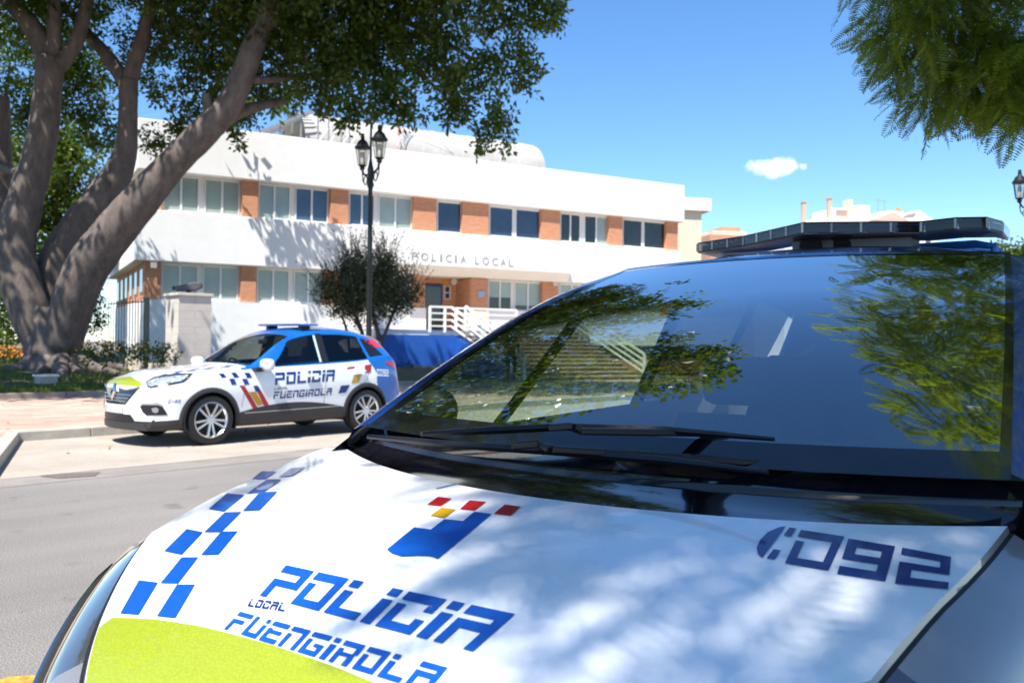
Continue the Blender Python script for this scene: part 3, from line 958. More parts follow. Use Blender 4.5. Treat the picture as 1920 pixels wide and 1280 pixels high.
# side patches -----------------------------------------------------------------
def kpx(px, py, lat=.915):
    """pixel to (x, z) in the plane of the near flank."""
    p0 = KM @ Vector((0, -lat, 0)); n_ = KM.to_3x3() @ Vector((0, -1, 0))
    q = KMI @ hit_plane(px, py, p0, n_)
    return q.x, q.z
def side_poly(name, poly, m, o=.004, parent=None, step=.06, both=False, px=True, lat=.915, recalc=False):
    if px: poly = [kpx(x, y, lat) for x, y in poly]
    V, Fc = poly_cells(poly, step)
    q = MB(); q.add([kside(x, z, o) for x, z in V], Fc)
    ob = q.build(name, m, parent or car, smooth=True, recalc=recalc, angle=180)
    if both:
        q2 = MB(); q2.add([mirror_y(kside(x, z, o)) for x, z in V], [f[::-1] for f in Fc])
        q2.build(name, m, parent or car, smooth=True, recalc=recalc, angle=180)
    return ob
Z3k = lambda pts: [(x / 3.3103 + 180, y / 3.3111 + 580) for x, y in pts]
def side_band(name, xf, z0, z1, m, o=.006, both=True, n=16):
    """glass between two x(z) borders, following the waist and rail."""
    for sg in ((1, -1) if both else (1,)):
        q = MB()
        def P(u, v):
            z01 = lerp(z0, z1, v)
            x = lerp(xf[0](z01), xf[1](z01), u)
            p = kpt(x, 5 + z01, o)
            return p if sg > 0 else mirror_y(p)
        q.grid(P, n, 8)
        ob = q.build(name, m, car, smooth=True, angle=180)
    return ob
side_band('door_window', (lambda k: lerp(.80, 1.32, k), lambda k: 1.83), .06, .90, KGF)
side_band('door_window', (lambda k: 1.95, lambda k: lerp(2.70, 2.62, k)), .06, .90, KGR)
side_band('quarter_window', (lambda k: lerp(2.76, 2.68, k), lambda k: lerp(3.05, 2.86, k)), .10, .86, KG, n=8)
side_band('pillar', (lambda k: 1.83, lambda k: 1.95), .04, .93, BLACK_PL, o=.004, n=3)
side_band('belt_b_trim', (lambda k: 1.775, lambda k: 1.82), .07, .88, mat('pale_trim', (.45, .55, .52), .4), o=.008, n=3)
for ob in [o for o in COL.objects if o.name.startswith('belt_b_trim')]: ob.name = 'window_strip'
# arches, cladding and sill
for a in AX:
    for sg in (1, -1):
        q = MB()
        def arch(u, v):
            an = lerp(-.18 * pi, 1.18 * pi, u)
            r = lerp(AR - .012, AR + .055, v)
            x, z = a + cos(an) * r, max(.24, FZ + sin(an) * r)
            p = kside(x, z, .012 * sin(pi * min(1, .25 + v * .75)) + .004)
            return p if sg > 0 else mirror_y(p)
        q.grid(arch, 40, 5)
        q.build('wheel_arch', GREY_PL, car, smooth=True, angle=180)
        q = MB()
        def well(u, v):
            an = lerp(-.12 * pi, 1.12 * pi, u)
            y = lerp(.93, .50, v)
            return (a + cos(an) * (AR - .004), -y * sg, max(.2, FZ + sin(an) * (AR - .004)))
        q.grid(well, 24, 1)
        q.add([(a - AR, -.5 * sg, .2), (a + AR, -.5 * sg, .2), (a + AR, -.5 * sg, .75), (a - AR, -.5 * sg, .75)], [(0, 1, 2, 3)])
        q.build('wheel_well', BLACK_PL, car)
        wheel_parts(car, (a, -.805 * sg, .343), .343, .225, -sg, .248)
for sg in (1, -1):
    q = MB()
    def sill(u, v):
        x = lerp(.43, 2.22, u)
        top = .42 + .11 * sin(pi * min(1, max(0, (x - .45) / 1.75))) ** .8
        z = lerp(.245, top, v)
        p = kside(x, z, .012 * (1 - v * .6) + .002)
        return p if sg > 0 else mirror_y(p)
    q.grid(sill, 30, 8)
    q.build('sill_cladding', GREY_PL, car, smooth=True, angle=180)
    q = MB()
    def strip_(u, v):
        x = lerp(.5, 2.15, u)
        z = .405 + .012 * v + .03 * u
        p = kside(x, z, .020 + .006 * sin(pi * v))
        return p if sg > 0 else mirror_y(p)
    q.grid(strip_, 24, 3)
    q.build('sill_trim', mat('satin_metal', (.5, .48, .46), .35, metal=.7), car, smooth=True, angle=180)
# door shut lines
for xs in ([(.56, 1.0), (.50, .75), (.46, .50)], [(1.86, 1.07), (1.86, .75), (1.84, .45)], [(2.72, 1.12), (2.66, .85), (2.42, .62)]):
    q = MB()
    for i in range(len(xs) - 1):
        for k in range(4):
            a = [lerp(xs[i][j], xs[i + 1][j], k / 4) for j in (0, 1)]; b = [lerp(xs[i][j], xs[i + 1][j], (k + 1) / 4) for j in (0, 1)]
            p, r = kside(a[0], a[1], .0015), kside(b[0], b[1], .0015)
            q.add([p + Vector((-.003, 0, 0)), p + Vector((.003, 0, 0)), r + Vector((.003, 0, 0)), r + Vector((-.003, 0, 0))], [(0, 1, 2, 3)])
    q.build('door_gap', BLACK_PL, car, recalc=False)
# handles
for x_, z_ in ((1.60, .905), (2.50, .955)):
    p = kside(x_, z_, .03)
    q = MB(); q.bar(p + Vector((-.11, 0, 0)), p + Vector((.11, 0, .012)), .03, .028); q.build('door_handle', PAINT_W, car, bevel=.01)
# door mirrors
for sg in (1, -1):
    q = MB()
    cx, cy, cz = .80, -1.0 * sg, 1.085
    q.grid(lambda u, v: (cx - .085 + .17 * v, cy + .125 * math.copysign(abs(cos(2 * pi * u)) ** .55, cos(2 * pi * u)) * sin(pi * v) ** .3, cz + .088 * math.copysign(abs(sin(2 * pi * u)) ** .55, sin(2 * pi * u)) * sin(pi * v) ** .3), 24, 12)
    mr_ = q.build('door_mirror', PAINT_W, car, smooth=True, angle=180)
    q = MB(); q.prism([(.62, 1.03), (.80, 1.06), (.80, 1.0), (.66, .985)], 'y', -.84 * sg, -.98 * sg); q.build('mirror_foot', BLACK_PL, mr_)
# decals on the flank
for pl in ([(765, 390), (795, 388), (815, 420), (785, 424)], [(845, 392), (875, 390), (893, 420), (862, 424)], [(925, 393), (958, 392), (972, 422), (942, 426)],
           [(828, 430), (860, 428), (873, 465), (843, 468)], [(908, 430), (938, 430), (953, 465), (922, 467)], [(975, 473), (1003, 472), (1025, 508), (990, 510)]):
    side_poly('checker_square', Z3k(pl), DECAL_DB, parent=body)
side_poly('red_stripe', Z3k([(890, 472), (918, 470), (1013, 618), (985, 626)]), DECAL_R, parent=body)
side_poly('yellow_stripe', Z3k([(948, 512), (990, 510), (1040, 588), (1008, 598)]), DECAL_Y, parent=body)
side_poly('red_stripe', Z3k([(1000, 510), (1026, 508), (1082, 602), (1052, 610)]), DECAL_R, parent=body)
side_poly('blue_patch', Z3k([(1520, 472), (1575, 468), (1552, 515), (1505, 522)]), DECAL_DB, parent=body)
side_poly('yellow_patch', Z3k([(1600, 405), (1652, 398), (1630, 452), (1585, 460)]), DECAL_Y, parent=body)
side_poly('red_patch', Z3k([(1672, 345), (1715, 340), (1705, 390), (1668, 395)]), DECAL_R, parent=body, o=.006)
side_poly('red_patch', Z3k([(1565, 358), (1612, 352), (1608, 364), (1560, 370)]), DECAL_R, parent=body)
def side_word(text, q, m, **k):
    f = quad_map(Z3k(q))
    mbw = MB()
    for pl in word_polys(text, **k):
        V, Fc = poly_cells([kpx(*f(*p)) for p in pl], .05)
        mbw.add([kside(x, z, .003) for x, z in V], Fc)
    return mbw.build('lettering', m, body, smooth=True, recalc=False, angle=180)
side_word('POLICIA', [(1110, 470), (1476, 444), (1488, 372), (1116, 392)], DECAL_DB, narrow=.3, gap=.18)
side_word('LOCAL', [(1104, 500), (1190, 492), (1192, 478), (1106, 485)], mat('decal_grey', (.12, .12, .2), .4), narrow=.3)
side_word('FUENGIROLA', [(1102, 556), (1460, 530), (1466, 486), (1106, 510)], DECAL_DB, narrow=.32, gap=.2)
wht = mat('decal_white', (.75, .75, .78), .35)
side_word('C092', [(1745, 412), (1822, 416), (1820, 374), (1745, 370)], wht)
# rear lamp and high quarter lamp
side_poly('tail_lamp', Z3k([(1775, 325), (1835, 320), (1848, 372), (1815, 352)]), RED_LAMP, o=.008, lat=.82)
side_poly('red_quarter_sticker', Z3k([(1652, 188), (1725, 182), (1762, 236), (1695, 232)]), mat('red_sticker', (.62, .03, .05), .25, coat=.6), o=.006, lat=.62)
# front: grille, badge, headlamps, fog lamps, plate
def front_poly(name, poly, m, o=.006, parent=None, step=.05):
    V, Fc = poly_cells(poly, step)
    q = MB(); q.add([nose(y, z, o) for y, z in V], Fc)
    return q.build(name, m, parent or car, smooth=True, recalc=False, angle=180)
gr = front_poly('grille', [(-.52, .79), (-.30, .745), (-.1, .77), (.1, .77), (.30, .745), (.52, .79), (.44, .70), (.30, .56), (-.30, .56), (-.44, .70)], GLOSS_BK)
for z_, hw in ((.60, .31), (.645, .36), (.69, .40)):
    q = MB(); q.tube([nose(lerp(-hw, hw, k / 12), z_, .014) for k in range(13)], .006, 6); q.build('grille_bar', CHROME, gr, smooth=True)
q = MB(); q.tube([nose(y, z, .012) for y, z in [(-.54, .80), (-.42, .775), (-.28, .755), (-.1, .775)]], .009, 6)
q.tube([nose(y, z, .012) for y, z in [(.54, .80), (.42, .775), (.28, .755), (.1, .775)]], .009, 6); q.build('grille_trim', CHROME, gr, smooth=True)
# diamond emblem: a hollow upright lozenge
q = MB()
oo = [(0, .835), (.075, .725), (0, .60), (-.075, .725)]; ii = [(0, .77), (.032, .722), (0, .66), (-.032, .722)]
q.add([nose(y, z, .03) for y, z in oo] + [nose(y, z, .045) for y, z in ii] + [nose(y, z, .0) for y, z in oo],
      [(0, 1, 5, 4), (1, 2, 6, 5), (2, 3, 7, 6), (3, 0, 4, 7), (8, 9, 1, 0), (9, 10, 2, 1), (10, 11, 3, 2), (11, 8, 0, 3)])
q.build('emblem', CHROME, car)
KHL = mat('headlamp_clear', (.42, .47, .58), .08, coat=1.0, noise=(22, .75), metal=.35)
def corner_patch(name, rows_, m, o, sg, n=14):
    """patch on the front corner: rows of (x, z) from nose to flank."""
    q = MB()
    def P(u, v):
        i = u * (len(rows_[0]) - 1)
        a = min(int(i), len(rows_[0]) - 2); t = i - a
        def rr(k): return [lerp(rows_[k][a][c], rows_[k][a + 1][c], t) for c in (0, 1)]
        lo_, hi_ = rr(0), rr(1)
        y, z = lerp(lo_[0], hi_[0], v), lerp(lo_[1], hi_[1], v)
        # y here is the lateral position; past the corner follow the flank
        if y <= .60: p = nose(y, z, o)
        else:
            xx = lin([(.60, float(nose(.60, z).x)), (.73, -.70), (.84, -.52), (.90, -.30), (.915, -.12)], y)
            p = kside(xx, z, o)
        return p if sg > 0 else mirror_y(p)
    q.grid(P, n, 4)
    return q.build(name, m, car, smooth=True, angle=180)
from mathutils.bvhtree import BVHTree
KBV = BVHTree.FromPolygons([Vector(p) for p in mb_body.v], mb_body.f)
def body_hit(px, py, o):
    d = (KMI.to_3x3() @ ray(px, py)).normalized(); c0_ = KMI @ Vector((0, 0, CAM_H))
    p, n_, i_, t_ = KBV.ray_cast(c0_, d)
    if p is None: return None
    if n_.dot(d) > 0: n_ = -n_
    return p + n_ * o
def lamp_patch(name, poly, m, o, sc, parents=None, step=5):
    V, Fc = poly_cells([(x / sc + 180, y / sc + 600) for x, y in poly], step)
    P = [body_hit(x, y, o) for x, y in V]
    res = []
    for k, sg in enumerate((1, -1)):
        q = MB(); q.add([p if sg > 0 else mirror_y(p) for p in P], Fc)
        res.append(q.build(name, m, parents[k] if parents else car, smooth=True, angle=180))
    return res
hl_ = lamp_patch('headlamp', [(478, 590), (560, 545), (700, 525), (800, 515), (935, 512), (890, 560), (840, 598), (760, 615), (620, 640), (520, 655), (490, 640)], mat('lamp_surround', (.03, .03, .035), .15, coat=.8), .006, 5.12)
lamp_patch('lens', [(490, 598), (570, 560), (690, 545), (790, 535), (895, 528), (860, 558), (820, 585), (740, 600), (610, 622), (525, 640), (500, 630)], KHL, .010, 5.12, hl_)
fg_ = lamp_patch('fog_lamp', [(425, 830), (450, 812), (600, 815), (640, 830), (668, 870), (690, 910), (490, 915), (450, 880)], BLACK_PL, .008, 5.12)
lamp_patch('trim', [(422, 828), (440, 795), (590, 790), (645, 815), (640, 830), (600, 815), (450, 812)], mat('satin_metal', (.5, .48, .46), .35, metal=.7), .010, 5.12, fg_)
lamp_patch('fog_lens', [(540, 845), (575, 835), (600, 850), (598, 880), (570, 892), (545, 878)], CHROME, .012, 5.12, fg_)
q = MB()
for i, ch in enumerate('C-22'):
    f_ = quad_map([((690 + 32 * i) / 5.12 + 180, (800 + (0 if i < 2 else -6)) / 5.12 + 600), ((714 + 32 * i) / 5.12 + 180, (797 + (0 if i < 2 else -6)) / 5.12 + 600), ((720 + 32 * i) / 5.12 + 180, 762 / 5.12 + 600), ((696 + 32 * i) / 5.12 + 180, 765 / 5.12 + 600)])
    for pl in word_polys(ch):
        V, Fc = poly_cells([f_(*p) for p in pl], 4); q.add([body_hit(x, y, .003) for x, y in V], Fc)
q.build('lettering', DECAL_DB, body, recalc=False)
front_poly('lower_intake', [(-.46, .36), (-.40, .43), (.40, .43), (.46, .36), (.42, .33), (-.42, .33)], BLACK_PL)
npl = front_poly('number_plate', [(-.26, .445), (.26, .445), (.26, .545), (-.26, .545)], mat('plate', (.62, .62, .64), .4), o=.018)
front_poly('plate_band', [(-.26, .446), (-.222, .446), (-.222, .544), (-.26, .544)], DECAL_B, o=.020, parent=npl)
front_poly('lower_lip', [(-.66, .225), (.66, .225), (.62, .325), (-.62, .325)], GREY_PL, o=.012)
# bonnet band and checker squares: laid on the top surface
def ktop(x, y, o=.004):
    lo, hi = 6.0, 9.0
    for _ in range(24):
        m_ = (lo + hi) / 2
        if -kpt(x, m_).y > abs(y): lo = m_
        else: hi = m_
    p = kpt(x, lo); p.z += o
    return p if y > 0 else mirror_y(p)
q = MB()
q.grid(lambda u, v: ktop(lerp(-.895, lerp(-.84, -.70, 1 - abs(u * 2 - 1)), v), lerp(-.50, .50, u) + 1e-4), 24, 6)
q.build('fluorescent_band', FLUO, car, smooth=True, recalc=False, angle=180)
for i in range(9):
    for sg in (1, -1):
        x0_ = -.62 + i * .125; y0_ = .50 + (.09 if i % 2 else 0)
        q = MB(); q.grid(lambda u, v: ktop(lerp(x0_, x0_ + .125, u), sg * lerp(y0_, y0_ + .085, v)), 3, 3)
        q.build('checker_square', DECAL_B, body, smooth=True, angle=180)
# roof light bar of the crossover
kb = thing('light_bar', 'flat blue and silver light bar on the roof of the parked police crossover', 'light bar', KO, KA)
q = MB(); q.box(1.62, 1.94, -.60, .60, 1.662, 1.684); q.build('lens', mat('blue_lens', (.02, .12, .5), .15, coat=1), kb, bevel=.012)
q = MB(); q.box(1.60, 1.96, -.58, .58, 1.685, 1.697); q.build('top_cover', mat('satin_metal2', (.55, .55, .56), .3, metal=.8), kb, bevel=.005)
q = MB(); q.lathe([(.06, 1.697), (.06, 1.715), (.045, 1.73), (0, 1.735)], 16, o=(1.78, -.42, 0)); q.build('camera_dome', mat('dome', (.7, .7, .72), .2), kb, smooth=True)
for y in (-.45, .45):
    q = MB(); q.box(1.70, 1.86, y - .04, y + .04, 1.60, 1.662); q.build('mounting_foot', BLACK_PL, kb)
# cabin seen through the glass
KIN = mat('cabin_dark', (.022, .022, .024), .8)
q = MB(); q.box(.25, 3.2, -.74, .74, .42, .50); q.box(3.0, 3.1, -.60, .60, .5, 1.25); q.build('cabin_floor', KIN, car)
q = MB(); q.grid(lambda u, v: (lerp(.62, 1.15, v), lerp(-.70, .70, u), 1.02 + .03 * sin(pi * v) - (.25 if v > .9 else 0)), 10, 10); q.build('dashboard', KIN, car, smooth=True)
for x_, ys in ((1.75, (-.36, .36)), (2.65, (-.38, .38))):
    for y_ in ys:
        q = MB(); q.prism([(x_ - .5, .50), (x_ + .02, .50), (x_ + .20, 1.12), (x_ + .08, 1.14), (x_ - .08, .66), (x_ - .5, .64)], 'y', y_ - .25, y_ + .25); st2 = q.build('seat', FABRIC, car, bevel=.03)
        q = MB(); q.box(x_ + .12, x_ + .22, y_ - .12, y_ + .12, 1.16, 1.33); q.build('headrest', FABRIC, st2, bevel=.03)
q = MB(); c0 = Vector((1.12, .36, 1.0)); ax = Vector((.8, 0, .5)).normalized(); e1 = Vector((0, 1, 0)); e2 = ax.cross(e1)
q.tube([c0 + (e1 * cos(2 * pi * k / 24) + e2 * sin(2 * pi * k / 24)) * .18 for k in range(25)], .015, 6, caps=False); q.build('steering_wheel', BLACK_PL, car, smooth=True)
q = MB(); q.box(1.33, 1.37, -.12, .12, 1.38, 1.45); q.build('rear_view_mirror', BLACK_PL, car, bevel=.01)
q = MB(); q.grid(lambda u, v: Vector(kpt(lerp(3.06, 3.24, v), lerp(6.4, 9, u))) + Vector((.02 * v, 0, .02)), 12, 4)
sp_ = q.build('spoiler', PAINT_B, car, smooth=True, angle=180)
# ------------------------------------------------------------------ ground
RU = Vector((.676, .737, 0)).normalized(); RN = Vector((-.737, .676, 0)).normalized()
def RD(a, b, z=0.0): return RU * a + RN * b + Vector((0, 0, z))
def AB(p): return p.dot(RU), p.dot(RN)
def asphalt_mat():
    m = bpy.data.materials.new('asphalt'); m.use_nodes = True
    N, Lk = m.node_tree.nodes, m.node_tree.links
    b = N['Principled BSDF']; b.inputs['Roughness'].default_value = .85
    co = N.new('ShaderNodeTexCoord')
    def nz(sc, det=4, vec=None):
        t = N.new('ShaderNodeTexNoise'); t.inputs['Scale'].default_value = sc; t.inputs['Detail'].default_value = det
        Lk.new(vec or co.outputs['Object'], t.inputs['Vector']); return t.outputs[0]
    def ramp(s_, stops):
        r = N.new('ShaderNodeValToRGB')
        while len(r.color_ramp.elements) < len(stops): r.color_ramp.elements.new(.5)
        for e, (p, c) in zip(r.color_ramp.elements, stops): e.position = p; e.color = (*c, 1)
        Lk.new(s_, r.inputs[0]); return r.outputs[0]
    def mul(a, c):
        x = N.new('ShaderNodeMixRGB'); x.blend_type = 'MULTIPLY'; x.inputs[0].default_value = 1
        Lk.new(a, x.inputs[1]); Lk.new(c, x.inputs[2]); return x.outputs[0]
    g = ramp(nz(130, 3), [(.34, (.105, .098, .092)), (.5, (.185, .172, .160)), (.62, (.32, .295, .27))])
    big = ramp(nz(.35, 5), [(.3, (.80, .80, .80)), (.7, (1.08, 1.06, 1.04))])
    mp = N.new('ShaderNodeMapping'); mp.inputs['Scale'].default_value = (.12, 2.2, 1); mp.inputs['Rotation'].default_value = (0, 0, 0)
    Lk.new(co.outputs['Object'], mp.inputs[0])
    stk = ramp(nz(1.0, 6, mp.outputs[0]), [(.3, (.86, .86, .86)), (.65, (1.05, 1.05, 1.05))])
    spot = ramp(nz(2.3, 7), [(.27, (.62, .60, .58)), (.36, (1, 1, 1))])
    Lk.new(mul(mul(mul(g, big), stk), spot), b.inputs['Base Color'])
    bp = N.new('ShaderNodeBump'); bp.inputs['Strength'].default_value = .5; bp.inputs['Distance'].default_value = .006
    Lk.new(nz(90, 4), bp.inputs['Height']); Lk.new(bp.outputs[0], b.inputs['Normal'])
    return m
def flat(name, pts, z, m, kind='structure'):
    q = MB(); q.add([(p.x, p.y, z) for p in pts], [tuple(range(len(pts)))])
    return tag(q.build(name, m), kind=kind)
rz_road = atan2(RU.y, RU.x)
def road_sheet(name, ab, z, m, kind='structure'):
    o = bpy.data.objects
    q = MB(); q.add([(a, b, z) for a, b in ab], [tuple(range(len(ab)))])
    r = q.build(name, m); r.rotation_euler = (0, 0, rz_road); return tag(r, kind=kind)
EARTH = mat('ground_earth', (.22, .19, .15), .95, noise=(.15, .3), noise2=(3, .3))
flat('ground', [Vector((-700, -700, 0)), Vector((700, -700, 0)), Vector((700, 900, 0)), Vector((-700, 900, 0))], -.06, EARTH)
road_sheet('road', [(-80, -9), (140, -9), (140, 9.8), (-80, 9.8)], 0.0, asphalt_mat())
CONC = mat('bay_concrete', (.40, .345, .29), .9, noise=(1.1, .16, 8), noise2=(35, .22))
K0 = AB(at_z(30, 828, 0)); KC = AB(at_z(0, 869, 0))
kdir = (Vector(KC) - Vector(K0)).normalized()
tk = (9.8 - K0[1]) / kdir.y
K1 = (K0[0] + kdir.x * tk, 9.8)
road_sheet('parking_bay', [(K1[0], 9.81), (60, 9.81), (60, K0[1]), (K0[0], K0[1])], .004, CONC)
road_sheet('gutter', [(-80, 9.25), (140, 9.25), (140, 9.8), (-80, 9.8)], .003, mat('gutter_concrete', (.26, .235, .21), .9, noise=(1.5, .2, 8), noise2=(40, .25)))
# worn patch in the bay, and a scrap of yellow line at the near left
pc = [at_z(x, y, .008) for x, y in ((74, 892), (105, 888), (188, 884), (178, 892), (110, 896))]
flat('tar_patch', pc, .008, mat('tar_patch', (.13, .11, .095), .9, noise=(30, .3)))
pc = [at_z(x, y, .005) for x, y in ((-30, 1290), (10, 1268), (75, 1264), (70, 1276), (30, 1300))]
flat('yellow_road_marking', pc, .005, mat('yellow_road_paint', (.55, .33, .05), .8, noise=(25, .5), noise2=(80, .5)))
# pavement
def paving_mat():
    m = bpy.data.materials.new('paving_red'); m.use_nodes = True
    N, Lk = m.node_tree.nodes, m.node_tree.links
    b = N['Principled BSDF']; b.inputs['Roughness'].default_value = .85
    co = N.new('ShaderNodeTexCoord')
    br = N.new('ShaderNodeTexBrick'); br.inputs['Scale'].default_value = 1.0
    br.inputs['Brick Width'].default_value = .4; br.inputs['Row Height'].default_value = .2; br.inputs['Mortar Size'].default_value = .008
    br.inputs['Color1'].default_value = (.42, .25, .19, 1); br.inputs['Color2'].default_value = (.52, .40, .33, 1); br.inputs['Mortar'].default_value = (.33, .28, .24, 1)
    Lk.new(co.outputs['Object'], br.inputs['Vector'])
    t = N.new('ShaderNodeTexNoise'); t.inputs['Scale'].default_value = .8; t.inputs['Detail'].default_value = 8
    Lk.new(co.outputs['Object'], t.inputs['Vector'])
    r = N.new('ShaderNodeValToRGB'); r.color_ramp.elements[0].position = .3; r.color_ramp.elements[1].position = .7
    r.color_ramp.elements[0].color = (.78, .78, .78, 1); r.color_ramp.elements[1].color = (1.08, 1.05, 1.02, 1)
    Lk.new(t.outputs[0], r.inputs[0])
    x = N.new('ShaderNodeMixRGB'); x.blend_type = 'MULTIPLY'; x.inputs[0].default_value = 1
    Lk.new(br.outputs[0], x.inputs[1]); Lk.new(r.outputs[0], x.inputs[2]); Lk.new(x.outputs[0], b.inputs['Base Color'])
    return m
VB = 20.8
q = MB(); q.prism([(-60, 9.8), K1, (K0[0], K0[1]), (70, K0[1]), (70, VB), (-60, VB)], 'z', -.05, .128)
pav = q.build('pavement', paving_mat()); pav.rotation_euler = (0, 0, rz_road); tag(pav, kind='structure')
KERB = mat('kerb_stone', (.42, .385, .33), .85, noise=(4, .18, 8), noise2=(50, .15))
def kerb_run(p0, p1, parent, wid=.16, z0=-.04, z1=.142, L=1.0, side=1, name='kerb_stone', m=KERB):
    a, b = Vector((*p0, 0)), Vector((*p1, 0))
    n = max(1, round((b - a).length / L)); t = (b - a) / n; tn = t.normalized()
    sn = Vector((-tn.y, tn.x, 0)) * side
    me = None
    for k in range(n):
        if me is None:
            qq = MB(); qq.box(.004, t.length - .004, 0, wid, z0, z1)
            o = qq.build(name, m, parent, bevel=.012); me = o.data
            proto = o
        else:
            o = proto.copy(); COL.objects.link(o)
        o.location = a + t * k + (Vector((0, 0, random.uniform(-.003, .003))))
        ang = atan2(tn.y, tn.x)
        o.rotation_euler = (0, 0, ang)
        if side < 0:
            o.location = a + t * (k + 1); o.rotation_euler = (0, 0, ang + pi)
random.seed(3)
kerb_run((K0[0] + .0, K0[1] - .03), (K0[0] + 22, K0[1] - .03), pav)
kerb_run((K1[0] + .03, K1[1] - .03), (K0[0] + .03, K0[1] - .03), pav, side=1)
kerb_run((K1[0] - 9, K1[1] - .03), (K1[0], K1[1] - .03), pav)
kerb_run((-14, VB - .06), (26, VB - .06), pav, wid=.12, z0=.1, z1=.25, L=.9, name='edging_stone', m=mat('edging_stone', (.30, .25, .20), .9, noise=(3, .3, 8), noise2=(30, .2)))
# lawn behind the pavement, rising gently
random.seed(1)
def lawn_z(a, b):
    return .20 + .36 * min(1, max(0, (b - VB) / 4.5)) + .035 * sin(a * .9 + b * .4) + .025 * sin(a * 2.1 - b * 1.3) - (.10 * max(0, min(1, (a - 22) / 8)))
def lawn_at(p):
    a, b = AB(p); return lawn_z(a, b)
# grass blades near the front of the lawn
rng = np.random.default_rng(5)
def grass(n, a0, a1, b0, b1, h, seed):
    r = np.random.default_rng(seed)
    a = r.uniform(a0, a1, n); b = b0 + (b1 - b0) * r.uniform(0, 1, n) ** 1.5
    keep = (np.sin(a * 1.7 + 2 * np.sin(b * 1.3)) + np.sin(b * 2.2 + a * .6) + r.normal(0, .8, n)) > -.7
    a, b = a[keep], b[keep]; n = len(a)
    z = np.array([lawn_z(x, y) for x, y in zip(a, b)])
    th = r.uniform(0, 2 * pi, n); hh = h * r.uniform(.5, 1.3, n); w_ = .012 + .012 * r.random(n)
    dx, dy = np.cos(th) * w_, np.sin(th) * w_
    lx, ly = r.normal(0, .04, n), r.normal(0, .04, n)
    V = np.stack([np.stack([a - dx, b - dy, z], 1), np.stack([a + dx, b + dy, z], 1), np.stack([a + lx, b + ly, z + hh], 1)], 1).reshape(-1, 3)
    T = np.arange(3 * n).reshape(-1, 3)
    return V, T
V, T = grass(60000, -16, 18, VB + .1, VB + 12, .10, 7)
g = np_mesh('grass', V, T, leaf_mat('grass_blade', (.10, .145, .03), .5, .6, .4, 1.2)); g.rotation_euler = (0, 0, rz_road)
tag(g, 'short patchy green grass on the verge under the big tree', 'grass', kind='stuff')

# ------------------------------------------------------------------ police station
BT = radians(29.18); BD = 37.953
BE = Vector((cos(BT), sin(BT), 0)); BN = Vector((-sin(BT), cos(BT), 0))
BO = BN * BD
bld = thing('police_station', 'long white two storey police station with brick piers and window strips', 'building', BO, BT)
BMI = (Matrix.Translation(BO) @ Matrix.Rotation(BT, 4, 'Z')).inverted()
def fs(px, py, d=0.0):
    """pixel to (s, z) on a plane parallel to the front at depth d."""
    p = BMI @ hit_plane(px, py, BO + BN * d, BN)
    return p.x, p.z
WHITE = mat('white_render', (.80, .79, .765), .85, noise=(.5, .03, 6), noise2=(2.0, .05))
def brick_mat(name, c1, c2):
    m = bpy.data.materials.new(name); m.use_nodes = True
    N, Lk = m.node_tree.nodes, m.node_tree.links
    b = N['Principled BSDF']; b.inputs['Roughness'].default_value = .85
    co = N.new('ShaderNodeTexCoord')
    sx = N.new('ShaderNodeSeparateXYZ'); Lk.new(co.outputs['Object'], sx.inputs[0])
    ad = N.new('ShaderNodeMath'); ad.operation = 'ADD'; Lk.new(sx.outputs[0], ad.inputs[0]); Lk.new(sx.outputs[1], ad.inputs[1])
    cb = N.new('ShaderNodeCombineXYZ'); Lk.new(ad.outputs[0], cb.inputs[0]); Lk.new(sx.outputs[2], cb.inputs[1])
    br = N.new('ShaderNodeTexBrick'); br.inputs['Scale'].default_value = 1
    br.inputs['Brick Width'].default_value = .25; br.inputs['Row Height'].default_value = .065; br.inputs['Mortar Size'].default_value = .008
    br.inputs['Color1'].default_value = (*c1, 1); br.inputs['Color2'].default_value = (*c2, 1); br.inputs['Mortar'].default_value = (.42, .30, .22, 1)
    Lk.new(cb.outputs[0], br.inputs['Vector']); Lk.new(br.outputs[0], b.inputs['Base Color'])
    bp = N.new('ShaderNodeBump'); bp.inputs['Strength'].default_value = .4; bp.inputs['Distance'].default_value = .01; bp.invert = True
    Lk.new(br.outputs['Fac'], bp.inputs['Height']); Lk.new(bp.outputs[0], b.inputs['Normal'])
    return m
BRICK = brick_mat('orange_brick', (.56, .20, .085), (.66, .27, .12))
FRAME = mat('window_frame_white', (.72, .71, .69), .45)
G_BLIND = mat('pane_blind', (.30, .37, .34), .12, noise=(.8, .12), spec=.6)
G_SKY = mat('pane_sky_blue', (.045, .085, .15), .06, noise=(.6, .3), spec=.8)  # reflected sky painted into the pane's base colour
G_SKY_DK = mat('pane_sky_navy', (.025, .05, .10), .05, noise=(.6, .3), spec=.8)  # deeper sky reflection, also put into the base colour
G_DARK = mat('pane_dark', (.02, .024, .02), .05, noise=(.6, .4), spec=.8)
S0, S1 = 4.0, 32.07
ZL = dict(base=3.08, gtop=4.622, mid=6.68, utop=8.272, top=10.30)
DW, REC = 13.0, .46           # building depth, recess of the window strips
